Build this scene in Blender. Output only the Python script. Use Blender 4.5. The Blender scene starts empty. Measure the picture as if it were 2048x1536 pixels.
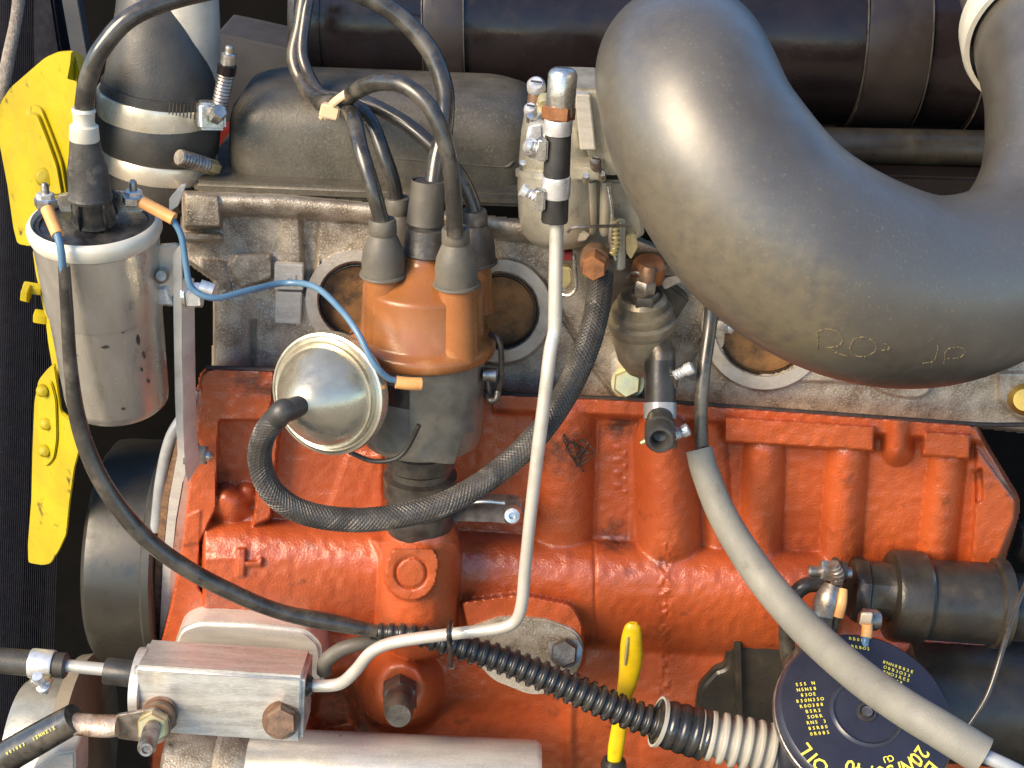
import bpy, bmesh, math, random
import numpy as np
from mathutils import Vector, Matrix
random.seed(7); RNG = np.random.RandomState(7)
S = bpy.context.scene
COL = S.collection

# ------------------------------------------------------------------ camera, sky, sun, exposure
PITCH, ROLL, HFOV, DIST = math.radians(27), math.radians(2.2), math.radians(40), 0.90
cam_d = bpy.data.cameras.new('camera'); cam = bpy.data.objects.new('camera', cam_d); COL.objects.link(cam)
cam_d.angle = HFOV; cam_d.clip_start = 0.01; cam_d.clip_end = 100
CM = Matrix.Rotation(math.pi/2 - PITCH, 4, 'X') @ Matrix.Rotation(ROLL, 4, 'Z')
CP = Vector((0, -math.cos(PITCH)*DIST, math.sin(PITCH)*DIST))
cam.matrix_world = Matrix.Translation(CP) @ CM
S.camera = cam

SUN_EL, SUN_AZ = math.radians(33), math.radians(-50)      # azimuth: 0 = from the viewer's side (-Y), negative = from the left
sun_dir = Vector((math.sin(SUN_AZ)*math.cos(SUN_EL), -math.cos(SUN_AZ)*math.cos(SUN_EL), math.sin(SUN_EL)))
W = bpy.data.worlds.new('World'); S.world = W; W.use_nodes = True
wn = W.node_tree.nodes; wl = W.node_tree.links
sky = wn.new('ShaderNodeTexSky'); sky.sky_type = 'NISHITA'; sky.sun_disc = False
sky.sun_elevation = SUN_EL; sky.sun_rotation = math.atan2(sun_dir.x, sun_dir.y)
sky.air_density = 1.0; sky.dust_density = 0.2; sky.ozone_density = 3.0
bg = wn['Background']; bg.inputs[1].default_value = 0.15
hs = wn.new('ShaderNodeHueSaturation'); hs.inputs['Saturation'].default_value = 1.15
wl.new(sky.outputs[0], hs.inputs['Color']); wl.new(hs.outputs[0], bg.inputs[0])
sun_d = bpy.data.lights.new('sun', 'SUN'); sun = bpy.data.objects.new('sun', sun_d); COL.objects.link(sun)
sun_d.energy = 3.8; sun_d.angle = math.radians(35); sun_d.color = (1.0, 0.80, 0.54)
sun.rotation_euler = sun_dir.to_track_quat('Z', 'Y').to_euler()
S.view_settings.view_transform = 'Standard'; S.view_settings.look = 'None'
S.view_settings.gamma = 1.0; S.view_settings.use_curve_mapping = False
S.view_settings.exposure = 1.1

# ------------------------------------------------------------------ layout helpers (photograph position + real depth -> place)
TH = math.tan(HFOV/2); M3 = np.array(CM.to_3x3()); CPn = np.array(CP)
def Pn(u, v, y):
    u, v, y = np.broadcast_arrays(np.asarray(u, float), np.asarray(v, float), np.asarray(y, float))
    d = np.stack([(u-1024)/1024*TH, -(v-768)/1024*TH, -np.ones_like(u)], -1) @ M3.T
    t = (y - CPn[1]) / d[..., 1]
    return CPn + d*t[..., None]
def P(u, v=None, y=None): return u.copy() if v is None else Vector(Pn(u, v, y))
def mpp(u, v=None, y=None):                       # metres per photograph pixel there
    p = P(u, v, y) - CP
    f = Vector(CM.to_3x3() @ Vector((0, 0, -1)))
    return p.dot(f)*TH/1024

# ------------------------------------------------------------------ materials
def mat(name, base, rough=0.5, metal=0.0, c2=None, c2s=60, c2r=(0.4, 0.65), bump=0.0, bs=500, bd=0.0006,
        dirt=None, ds=25, dr=(0.55, 0.7), rv=0.12, coat=0.0, fine=None, spec=0.5, stretch=None, detail=6, fs=1400, fr=(.52,.7), ior=None):
    m = bpy.data.materials.new(name); m.use_nodes = True
    N = m.node_tree.nodes; L = m.node_tree.links; b = N['Principled BSDF']
    tc = N.new('ShaderNodeTexCoord'); src = tc.outputs['Object']
    if stretch:
        mp = N.new('ShaderNodeMapping'); mp.inputs['Scale'].default_value = stretch; L.new(src, mp.inputs[0]); src2 = mp.outputs[0]
    else: src2 = src
    def noise(s, det=detail, vec=src):
        n = N.new('ShaderNodeTexNoise'); n.inputs['Scale'].default_value = s; n.inputs['Detail'].default_value = det
        n.inputs['Roughness'].default_value = 0.6; L.new(vec, n.inputs['Vector']); return n.outputs['Fac']
    def ramp(fac, lo, hi):
        r = N.new('ShaderNodeMapRange'); r.inputs['From Min'].default_value = lo; r.inputs['From Max'].default_value = hi; L.new(fac, r.inputs['Value']); return r.outputs[0]
    def mix(fac, a, bcol):
        x = N.new('ShaderNodeMix'); x.data_type = 'RGBA'
        if hasattr(fac, 'links'): L.new(fac, x.inputs['Factor'])
        else: x.inputs['Factor'].default_value = fac
        for sock, val in ((x.inputs[6], a), (x.inputs[7], bcol)):
            if hasattr(val, 'links'): L.new(val, sock)
            else: sock.default_value = (*val, 1)
        return x.outputs[2]
    col = tuple(base)
    if c2: col = mix(ramp(noise(c2s, vec=src2), *c2r), col, tuple(c2))
    if fine: col = mix(ramp(noise(fs, 3, src2), *fr), col, tuple(fine))
    if dirt: col = mix(ramp(noise(ds, 8), *dr), col, tuple(dirt))
    if hasattr(col, 'links'): L.new(col, b.inputs['Base Color'])
    else: b.inputs['Base Color'].default_value = (*col, 1)
    b.inputs['Metallic'].default_value = metal
    if ior: b.inputs['IOR'].default_value = ior
    b.inputs['Specular IOR Level'].default_value = spec
    if rv:
        mr = N.new('ShaderNodeMapRange'); L.new(noise(90), mr.inputs['Value'])
        mr.inputs['From Min'].default_value = .3; mr.inputs['From Max'].default_value = .7
        mr.inputs['To Min'].default_value = max(0.03, rough-rv); mr.inputs['To Max'].default_value = min(1, rough+rv); L.new(mr.outputs[0], b.inputs['Roughness'])
    else: b.inputs['Roughness'].default_value = rough
    if coat: b.inputs['Coat Weight'].default_value = coat; b.inputs['Coat Roughness'].default_value = 0.40; b.inputs['Coat IOR'].default_value = 1.8
    if bump:
        bn = N.new('ShaderNodeBump'); bn.inputs['Strength'].default_value = bump; bn.inputs['Distance'].default_value = bd
        L.new(noise(bs, 4, src2), bn.inputs['Height']); L.new(bn.outputs[0], b.inputs['Normal'])
    return m
K = {}
K['orange']  = mat('orange_paint', (.44, .090, .024), .20, c2=(.365, .063, .017), c2s=18, c2r=(.35, .7), bump=.55, bs=640, bd=.0011, dirt=(.10, .034, .016), ds=46, dr=(.61, .78), rv=.08, spec=.8)
K['alu']     = mat('dirty_cast_aluminium', (.49, .42, .325), .42, .35, c2=(.23, .175, .12), c2s=60, c2r=(.38, .62), bump=.8, bs=700, bd=.0008, dirt=(.07, .047, .03), ds=40, dr=(.57, .75), fine=(.62, .57, .48), fs=900)
K['alu_clean'] = mat('brushed_aluminium', (.62, .585, .52), .36, .45, c2=(.50, .47, .42), c2s=30, bump=.25, bs=300, bd=.0004, stretch=(1, 6, 8), rv=.1, fine=(.76, .74, .69), fs=500)
K['alu_brush'] = mat('machined_aluminium', (.60, .585, .53), .4, .6, c2=(.42, .40, .35), c2s=26, bump=.3, bs=220, bd=.0004, stretch=(1, 9, 9), fine=(.74, .72, .67), fs=260, dirt=(.30, .24, .17), ds=22, dr=(.60, .80))
K['pale_pipe'] = mat('pale_pipe', (.60, .565, .49), .34, .4, c2=(.48, .45, .38), c2s=30, bump=.15, bs=400, dirt=(.32, .27, .19), ds=55, dr=(.60, .8))
K['zinc']    = mat('zinc_plating', (.72, .70, .64), .28, .9, c2=(.45, .42, .36), c2s=160, bump=.2, bs=800)
K['steel']   = mat('dull_steel', (.42, .39, .35), .38, .85, c2=(.22, .18, .14), c2s=120, bump=.3, bs=900)
K['dark_steel'] = mat('dark_oily_steel', (.13, .115, .095), .38, .6, c2=(.06, .05, .042), c2s=90, bump=.4, bs=700, dirt=(.24, .20, .14), ds=70, dr=(.6, .75))
K['rust']    = mat('rusty_plug', (.36, .17, .06), .6, .3, c2=(.11, .065, .035), c2s=70, bump=.6, bs=500, fine=(.42, .23, .08), dirt=(.05, .04, .03), ds=50)
K['rust_bolt'] = mat('rusty_bolt', (.25, .145, .085), .5, .5, c2=(.13, .08, .05), c2s=150, bump=.5, bs=900)
K['copper']  = mat('copper_brown_fitting', (.46, .19, .075), .42, .6, c2=(.26, .11, .05), c2s=120, bump=.3, bs=700)
K['gold']    = mat('yellow_passivated_steel', (.62, .52, .25), .34, .6, c2=(.5, .42, .24), c2s=150)
K['brass']   = mat('brass', (.62, .40, .10), .35, .9)
K['rubber']  = mat('black_rubber', (.022, .021, .02), .42, c2=(.045, .042, .037), c2s=50, bump=.2, bs=600, dirt=(.12, .105, .08), ds=45, dr=(.6, .85))
K['hose']    = mat('dusty_hose_rubber', (.030, .029, .028), .48, c2=(.075, .067, .052), c2s=22, c2r=(.35, .7), bump=.25, bs=800, fine=(.10, .09, .07), fr=(.56, .75))
K['cable']   = mat('glossy_cable', (.026, .024, .021), .28, c2=(.055, .048, .038), c2s=60, dirt=(.15, .128, .095), ds=45, dr=(.50, .80), spec=.7)
K['boot']    = mat('grey_rubber_boot', (.085, .076, .060), .55, c2=(.125, .11, .084), c2s=60, bump=.2, bs=600, dirt=(.17, .15, .11), ds=40, dr=(.6, .8))
K['boot_dark'] = mat('black_rubber_boot', (.035, .032, .029), .45, c2=(.075, .065, .055), c2s=70, bump=.4, bs=500, dirt=(.20, .175, .14), ds=60, dr=(.58, .75))
K['ducting'] = mat('moulded_rubber_duct', (.050, .047, .042), .48, c2=(.080, .069, .050), c2s=9, c2r=(.30, .65), bump=.12, bs=900, dirt=(.045, .034, .02), ds=22, dr=(.50, .78), fine=(.17, .14, .085), fs=700, fr=(.60, .78), rv=.10, spec=.45, ior=1.5, coat=.6)
K['black_paint'] = mat('satin_black_paint', (.0095, .007, .0070), .20, c2=(.015, .0105, .0105), c2s=20, bump=.15, bs=200, dirt=(.05, .04, .035), ds=90, dr=(.72, .8), spec=.35)
K['cover']   = mat('dark_grey_wrinkle_paint', (.098, .086, .064), .46, c2=(.064, .056, .041), c2s=60, bump=.5, bs=700, bd=.0005, fine=(.125, .11, .082), fs=600, dirt=(.028, .023, .018), ds=34, dr=(.60, .78))
K['bakelite'] = mat('brown_bakelite', (.31, .118, .036), .26, c2=(.25, .088, .026), c2s=28, c2r=(.35, .7), bump=.15, bs=500, dirt=(.42, .21, .09), ds=50, dr=(.60, .85), rv=.08)
K['bakelite_black'] = mat('black_bakelite', (.022, .021, .02), .28, c2=(.10, .09, .075), c2s=60, c2r=(.45, .75), bump=.2, bs=400)
K['yellow']  = mat('yellow_paint', (.44, .345, .008), .34, c2=(.31, .235, .008), c2s=22, c2r=(.35, .7), bump=.35, bs=260, dirt=(.08, .055, .015), ds=70, dr=(.62, .70))
K['coil']    = mat('scuffed_grey_coil', (.57, .545, .48), .33, .75, c2=(.45, .42, .36), c2s=35, bump=.25, bs=500, dirt=(.15, .115, .08), ds=44, dr=(.69, .76), stretch=(1, 1, .35))
K['cream']   = mat('cream_rim', (.70, .66, .54), .42, .2, c2=(.58, .54, .43), c2s=50)
K['orange_sleeve'] = mat('tan_insulated_terminal', (.72, .36, .12), .45, c2=(.62, .28, .09), c2s=90, bump=.2, bs=500)
K['blue']    = mat('blue_wire', (.075, .165, .26), .38, c2=(.11, .205, .30), c2s=80, spec=.6)
K['tie']     = mat('cream_tie', (.75, .55, .32), .45)
K['foam']    = mat('grey_foam_sleeve', (.175, .168, .142), .60, c2=(.215, .205, .17), c2s=40, bump=.5, bs=900, dirt=(.12, .11, .09), ds=60, dr=(.62, .8))
K['plastic'] = mat('black_plastic', (.018, .018, .018), .26, c2=(.03, .028, .025), c2s=50, dirt=(.09, .08, .06), ds=60, dr=(.64, .85), spec=.6)
K['grey_conduit'] = mat('light_grey_plastic', (.34, .32, .27), .5, c2=(.27, .25, .21), c2s=40)
K['starter'] = mat('worn_black_starter', (.020, .018, .0155), .34, c2=(.04, .034, .024), c2s=40, bump=.3, bs=500, dirt=(.085, .066, .036), ds=40, dr=(.60, .84))
K['filter']  = mat('navy_black_enamel', (.022, .023, .036), .30, c2=(.030, .031, .045), c2s=40, dirt=(.10, .085, .075), ds=55, dr=(.70, .85), rv=.06)
K['print']   = mat('yellow_print', (.75, .66, .10), .5)
K['dipstick'] = mat('yellow_plastic', (.66, .44, .006), .32, c2=(.52, .33, .006), c2s=50, dirt=(.25, .15, .01), ds=70, dr=(.64, .8))
K['radiator'] = mat('dark_blue_grey_core', (.010, .010, .014), .85, c2=(.016, .016, .021), c2s=200, bump=.5, bs=300, spec=.12)
K['rope']    = mat('frayed_rope', (.30, .26, .22), .9, c2=(.18, .15, .13), c2s=300, bump=1, bs=800, bd=.001)
K['bay']     = mat('engine_bay_black', (.0022, .0021, .002), .7, c2=(.004, .0036, .0032), c2s=15, spec=.1)  # near black, with the bonnet's shade put into the colour
K['gasket']  = mat('black_gasket', (.018, .015, .013), .6, c2=(.05, .03, .02), c2s=150, bump=.8, bs=500)
K['cork']    = mat('brown_gasket', (.20, .105, .05), .7, c2=(.09, .05, .03), c2s=250, bump=1, bs=700)
K['mauve']   = mat('reddish_timing_plate', (.44, .27, .225), .35, .3, c2=(.36, .16, .11), c2s=30, dirt=(.12, .06, .05), ds=60)
K['carb']    = mat('tan_grey_zamak', (.52, .485, .385), .36, .55, c2=(.38, .35, .27), c2s=50, bump=.3, bs=700, dirt=(.15, .11, .065), ds=50, dr=(.62, .8))
K['red']     = mat('dark_red_paint', (.22, .02, .018), .45)
K['grey_plastic'] = mat('dark_grey_plastic', (.060, .060, .064), .5, c2=(.075, .073, .075), c2s=30, bump=.1, bs=700)
K['insul']   = mat('dull_black_shield', (.185, .162, .122), .40, c2=(.11, .096, .073), c2s=60, bump=.3, bs=500, dirt=(.13, .115, .09), ds=50, dr=(.60, .82))
K['band']    = mat('bright_clamp_band', (.72, .66, .52), .3, .45, c2=(.58, .48, .34), c2s=40, bump=.1, bs=400)
K['white_metal'] = mat('bright_plated_clamp', (.80, .80, .78), .3, .6, c2=(.62, .62, .60), c2s=200)
K['alu_pale'] = mat('pale_worn_alloy', (.68, .63, .55), .4, .25, c2=(.55, .50, .43), c2s=60, bump=.2, bs=500, dirt=(.35, .27, .2), ds=60, dr=(.64, .8))
K['capsule'] = mat('warm_silver_capsule', (.56, .52, .41), .3, .75, c2=(.48, .43, .32), c2s=40, bump=.12, bs=500, dirt=(.34, .28, .17), ds=50, dr=(.60, .85))
K['valve']   = mat('grey_brown_valve_metal', (.29, .25, .175), .36, .5, c2=(.18, .15, .105), c2s=80, bump=.3, bs=700, dirt=(.06, .05, .038), ds=60, dr=(.60, .8))
K['ground']  = mat('pale_dusty_ground', (.24, .19, .13), .9, c2=(.19, .15, .10), c2s=3)
K['dist_body'] = mat('grey_distributor_casting', (.30, .265, .20), .42, .4, c2=(.19, .165, .125), c2s=50, bump=.4, bs=600, dirt=(.05, .043, .035), ds=45, dr=(.58, .8))
K['strap'] = mat('black_strap', (.020, .015, .013), .38, c2=(.03, .023, .02), c2s=30, dirt=(.06, .045, .035), ds=90, dr=(.66, .8), spec=.4)
K['drum'] = mat('satin_black_drum', (.030, .028, .022), .36, c2=(.042, .038, .030), c2s=18, bump=.08, bs=300, dirt=(.12, .11, .09), ds=110, dr=(.74, .8))
K['alu_rim'] = mat('machined_port_rim', (.58, .54, .47), .40, .4, c2=(.44, .39, .32), c2s=70, bump=.4, bs=800, dirt=(.16, .12, .09), ds=70, dr=(.60, .78))
K['link']    = mat('grey_tube', (.36, .37, .37), .3, .2, c2=(.28, .28, .28), c2s=60)

# ------------------------------------------------------------------ geometry helpers: every one returns (verts, faces)
def unit(v): v = Vector(v); v.normalize(); return v
def join(*vfs):
    V, F = [], []
    for v, f in vfs:
        o = len(V); V += [tuple(p) for p in v]; F += [tuple(i+o for i in q) for q in f]
    return V, F
def frame(ax, hint=None):
    ax = unit(ax); h = Vector(hint) if hint else (Vector((0, 0, 1)) if abs(ax.z) < .9 else Vector((1, 0, 0)))
    a = unit(h - ax*h.dot(ax)); return a, ax.cross(a)
def rev(A, B, prof, n=40, hint=None, rot=0.0, cap=True, sq=None):   # revolve; prof = [(fraction along A->B, radius in metres)]
    A, B = Vector(A), Vector(B); ax = B - A; e1, e2 = frame(ax, hint); V, F = [], []
    for f, r in prof:
        c = A + ax*f
        for i in range(n):
            t = 2*math.pi*i/n + rot; V.append(c + (e1*math.cos(t) + e2*math.sin(t))*max(r, 1e-5))
    for k in range(len(prof)-1):
        for i in range(n):
            j = (i+1) % n; F.append((k*n+i, k*n+j, (k+1)*n+j, (k+1)*n+i))
    if cap:
        F.append(tuple(range(n-1, -1, -1))); o = (len(prof)-1)*n; F.append(tuple(range(o, o+n)))
    return V, F
def lat(a, b, prof, n=40, **k):       # revolve between two layout points (u, v, y); radii in photograph pixels
    A, B = P(*a), P(*b); s = mpp(*[(a[i]+b[i])/2 for i in range(3)])
    return rev(A, B, [(f, r*s) for f, r in prof], n, **k)
def hexa(a, b, r, ch=.12, hint=None, rot=0.):
    return lat(a, b, [(0, r*.9), (ch, r), (1-ch, r), (1, r*.88)], 6, hint=hint, rot=rot)
def spline(pts, sub=12):
    p = np.array(pts, float); q = np.vstack([2*p[0]-p[1], p, 2*p[-1]-p[-2]]); out = []
    for i in range(1, len(q)-2):
        a, b, c, d = q[i-1:i+3]
        for t in np.linspace(0, 1, sub, endpoint=False):
            out.append(.5*((2*b)+(c-a)*t+(2*a-5*b+4*c-d)*t*t+(3*b-a-3*c+d)*t**3))
    out.append(p[-1]); return np.array(out)
def sweep(C, R, n=20, cap=True, flat=1.0, up=None):       # C: centres (metres), R: radii (metres)
    C = [Vector(c) for c in C]; V, F = [], []; m = len(C)
    T = [unit(C[min(i+1, m-1)] - C[max(i-1, 0)]) for i in range(m)]
    a, _ = frame(T[0], up)
    for i in range(m):
        a = unit(a - T[i]*a.dot(T[i])); b = T[i].cross(a)
        for k in range(n):
            t = 2*math.pi*k/n; V.append(C[i] + (a*math.cos(t)*flat + b*math.sin(t))*R[i])
    for i in range(m-1):
        for k in range(n):
            j = (k+1) % n; F.append((i*n+k, i*n+j, (i+1)*n+j, (i+1)*n+k))
    if cap: F.append(tuple(range(n-1, -1, -1))); F.append(tuple(range((m-1)*n, m*n)))
    return V, F
def tube(pts, r, n=20, sub=12, cap=True, flat=1.0, up=None):   # pts (u, v, y); r in photograph pixels, one number or one per point
    pts = [(p,) if isinstance(p, Vector) else p for p in pts]; r = [r]*len(pts) if not isinstance(r, (list, tuple)) else r
    W4 = [tuple(P(*p)) + (ri*mpp(*p),) for p, ri in zip(pts, r)]
    s = spline(W4, sub); return sweep(s[:, :3], s[:, 3], n, cap, flat, up)
def path(pts, sub=12): return spline([tuple(P(*p)) for p in pts], sub)
def arclen(C):
    d = np.r_[0, np.cumsum(np.linalg.norm(np.diff(C, axis=0), axis=1))]; return d
def corrugated(pts, r, pitch, depth, n=24, power=1.0):  # ribbed conduit; pitch in px of the first point, r px per point
    W4 = np.array([tuple(P(*p)) + (ri*mpp(*p),) for p, ri in zip(pts, r)]); s = spline(W4, 40)
    d = arclen(s[:, :3]); pm = pitch*mpp(*pts[len(pts)//2]); m = int(d[-1]/pm*12); t = np.linspace(0, d[-1], m)
    C = np.stack([np.interp(t, d, s[:, k]) for k in range(4)], 1)
    w = .5+.5*np.cos(2*np.pi*t/pm); w = np.clip((w-.25)*2.2, 0, 1)
    R = C[:, 3]*(1-depth*(1-w)); return sweep(C[:, :3], R, n)
def rpoly(pts, r=6, k=5):           # round the corners of an outline
    out = []; n = len(pts)
    for i in range(n):
        p0, p1, p2 = (np.array(pts[j % n], float) for j in (i-1, i, i+1))
        a, b = p0-p1, p2-p1; la, lb = np.linalg.norm(a), np.linalg.norm(b); q = min(r, la*.45, lb*.45)
        s, e = p1+a/la*q, p1+b/lb*q
        for t in np.linspace(0, 1, k): out.append(tuple((1-t)**2*s + 2*t*(1-t)*p1 + t*t*e))
    return out
def slab(outline, y, th, bev=.0012, seg=2, back=None):    # outline (u, v) at depth y (number or function of u, v), th metres thick towards +Y
    yf = y if callable(y) else (lambda u, v: y)
    top = [P(u, v, yf(u, v)) for u, v in outline]; d = Vector(back) if back else Vector((0, 1, 0)); n = len(top)
    bm = bmesh.new(); a = [bm.verts.new(p) for p in top]; b = [bm.verts.new(p + d*th) for p in top]
    bm.faces.new(a); bm.faces.new(b[::-1])
    for i in range(n): bm.faces.new((a[i], b[i], b[(i+1) % n], a[(i+1) % n]))
    bmesh.ops.recalc_face_normals(bm, faces=bm.faces[:])
    if bev:
        sa = set(a); ed = [e for e in bm.edges if all(v in sa for v in e.verts)]
        bmesh.ops.bevel(bm, geom=ed, offset=bev, segments=seg, affect='EDGES', clamp_overlap=True)
    bmesh.ops.triangulate(bm, faces=[f for f in bm.faces if len(f.verts) > 4])
    bm.verts.index_update(); V = [tuple(v.co) for v in bm.verts]; F = [tuple(v.index for v in f.verts) for f in bm.faces]; bm.free(); return V, F
def block(c, ex, ey, ez, bev=.002, seg=3):  # box from centre and three half-axis vectors
    c = Vector(c); ex, ey, ez = Vector(ex), Vector(ey), Vector(ez); bm = bmesh.new()
    vs = [bm.verts.new(c + ex*i + ey*j + ez*k) for i in (-1, 1) for j in (-1, 1) for k in (-1, 1)]
    for f in ((0, 1, 3, 2), (4, 6, 7, 5), (0, 4, 5, 1), (2, 3, 7, 6), (0, 2, 6, 4), (1, 5, 7, 3)): bm.faces.new([vs[i] for i in f])
    bmesh.ops.recalc_face_normals(bm, faces=bm.faces[:])
    if bev: bmesh.ops.bevel(bm, geom=bm.edges[:], offset=bev, segments=seg, affect='EDGES', clamp_overlap=True)
    bm.verts.index_update(); V = [tuple(v.co) for v in bm.verts]; F = [tuple(v.index for v in f.verts) for f in bm.faces]; bm.free(); return V, F
# ------------------------------------------------------------------ scene objects
def world_loc(o):
    l = Vector((0, 0, 0))
    while o: l += o.location; o = o.parent
    return l
def mk(name, vf, m, parent=None, label=None, cat=None, group=None, kind=None, sharp=38, flat=False, label_part=None):
    V, F = vf; V = np.array([tuple(v) for v in V], float)
    loc = world_loc(parent) if parent else Vector(((V[:, 0].min()+V[:, 0].max())/2, (V[:, 1].min()+V[:, 1].max())/2, V[:, 2].min()))
    me = bpy.data.meshes.new(name); me.from_pydata((V - np.array(loc)).tolist(), [], [tuple(f) for f in F]); me.update()
    bm = bmesh.new(); bm.from_mesh(me); bmesh.ops.recalc_face_normals(bm, faces=bm.faces[:]); bm.to_mesh(me); bm.free()
    if not flat:
        me.polygons.foreach_set('use_smooth', [True]*len(me.polygons)); me.set_sharp_from_angle(angle=math.radians(sharp))
    me.materials.append(K[m] if isinstance(m, str) else m)
    o = bpy.data.objects.new(name, me); COL.objects.link(o)
    if parent: o.parent = parent
    else: o.location = loc
    if label: o['label'] = label
    if cat: o['category'] = cat
    if group: o['group'] = group
    if kind: o['kind'] = kind
    return o
def thing(name, at, label, cat, group=None):
    o = bpy.data.objects.new(name, None); COL.objects.link(o); o.location = P(*at) if not isinstance(at, Vector) else at
    o.empty_display_size = .01; o['label'] = label; o['category'] = cat
    if group: o['group'] = group
    return o

# ------------------------------------------------------------------ relief castings (block, cylinder head)
def sdf(U, Vv, poly):               # signed distance in px, negative inside
    p = np.array(poly, float); q = np.roll(p, -1, 0); d = np.full(U.shape, 1e9); ins = np.zeros(U.shape, bool)
    for (x0, y0), (x1, y1) in zip(p, q):
        ex, ey = x1-x0, y1-y0; t = np.clip(((U-x0)*ex+(Vv-y0)*ey)/(ex*ex+ey*ey+1e-9), 0, 1)
        d = np.minimum(d, np.hypot(U-x0-t*ex, Vv-y0-t*ey))
        c = ((y0 > Vv) != (y1 > Vv)); xi = x0 + (Vv-y0)*ex/(ey if abs(ey) > 1e-9 else 1e-9)
        ins ^= c & (U < xi)
    return np.where(ins, -d, d)
def sst(x, a, b): t = np.clip((x-a)/(b-a), 0, 1); return t*t*(3-2*t)
def smax(a, b, k=.002): return .5*(a+b+np.sqrt((a-b)**2+k*k))
def smin(a, b, k=.002): return -smax(-a, -b, k)
def pad(U, Vv, poly, h, w=5, r=6): return h*(1-sst(sdf(U, Vv, rpoly(poly, r)), -w, w*.4))
def seg(U, Vv, x0, y0, x1, y1):
    ex, ey = x1-x0, y1-y0; t = np.clip(((U-x0)*ex+(Vv-y0)*ey)/(ex*ex+ey*ey), 0, 1); return np.hypot(U-x0-t*ex, Vv-y0-t*ey), t
def column(U, Vv, x0, y0, x1, y1, R, h):
    d, t = seg(U, Vv, x0, y0, x1, y1); return h*np.sqrt(np.clip(1-(d/R)**2, 0, 1))
def relief(poly, hf, ybase, step=2.5, drop=.05, w=9):
    p = np.array(poly); u = np.arange(p[:, 0].min()-12, p[:, 0].max()+14, step); v = np.arange(p[:, 1].min()-12, p[:, 1].max()+14, step)
    U, Vv = np.meshgrid(u, v); d = sdf(U, Vv, poly); y = ybase(U, Vv) - hf(U, Vv) + drop*sst(d, -2, w)**1.5
    X = Pn(U, Vv, y); keep = d < w; idx = -np.ones(U.shape, int)
    kq = keep[:-1, :-1] & keep[1:, :-1] & keep[:-1, 1:] & keep[1:, 1:]
    used = np.zeros(U.shape, bool); used[:-1, :-1] |= kq; used[1:, :-1] |= kq; used[:-1, 1:] |= kq; used[1:, 1:] |= kq
    idx[used] = np.arange(used.sum()); a = np.stack([idx[:-1, :-1], idx[:-1, 1:], idx[1:, 1:], idx[1:, :-1]], -1)[kq]
    return X[used], a
def smooth_noise(U, Vv, cell, seed):
    r = np.random.RandomState(seed); gx = U/cell; gy = Vv/cell; G = r.rand(1200, 1200)
    i, j = np.floor(gx).astype(int), np.floor(gy).astype(int); fx, fy = gx-i, gy-j; fx = fx*fx*(3-2*fx); fy = fy*fy*(3-2*fy)
    g = lambda a, b: G[a % 1200, b % 1200]
    return (g(i, j)*(1-fx)+g(i+1, j)*fx)*(1-fy)+(g(i, j+1)*(1-fx)+g(i+1, j+1)*fx)*fy-.5

# dark bay behind and below
def quad(a, b, c, d): return [a, b, c, d], [(0, 1, 2, 3)]
def box_w(x0, x1, y0, y1, z0, z1): return block(((x0+x1)/2, (y0+y1)/2, (z0+z1)/2), ((x1-x0)/2, 0, 0), (0, (y1-y0)/2, 0), (0, 0, (z1-z0)/2), 0)
mk('wall_rear', box_w(-.9, .9, .42, .44, -.75, .42), 'bay', kind='structure')
mk('ground', quad((-60, -60, -.85), (60, -60, -.85), (60, 60, -.85), (-60, 60, -.85)), 'ground', kind='structure')  # unseen ground, added for its warm bounce and tan reflection
mk('floor', box_w(-.9, .9, -.5, .42, -.77, -.75), 'bay', kind='structure')

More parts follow.
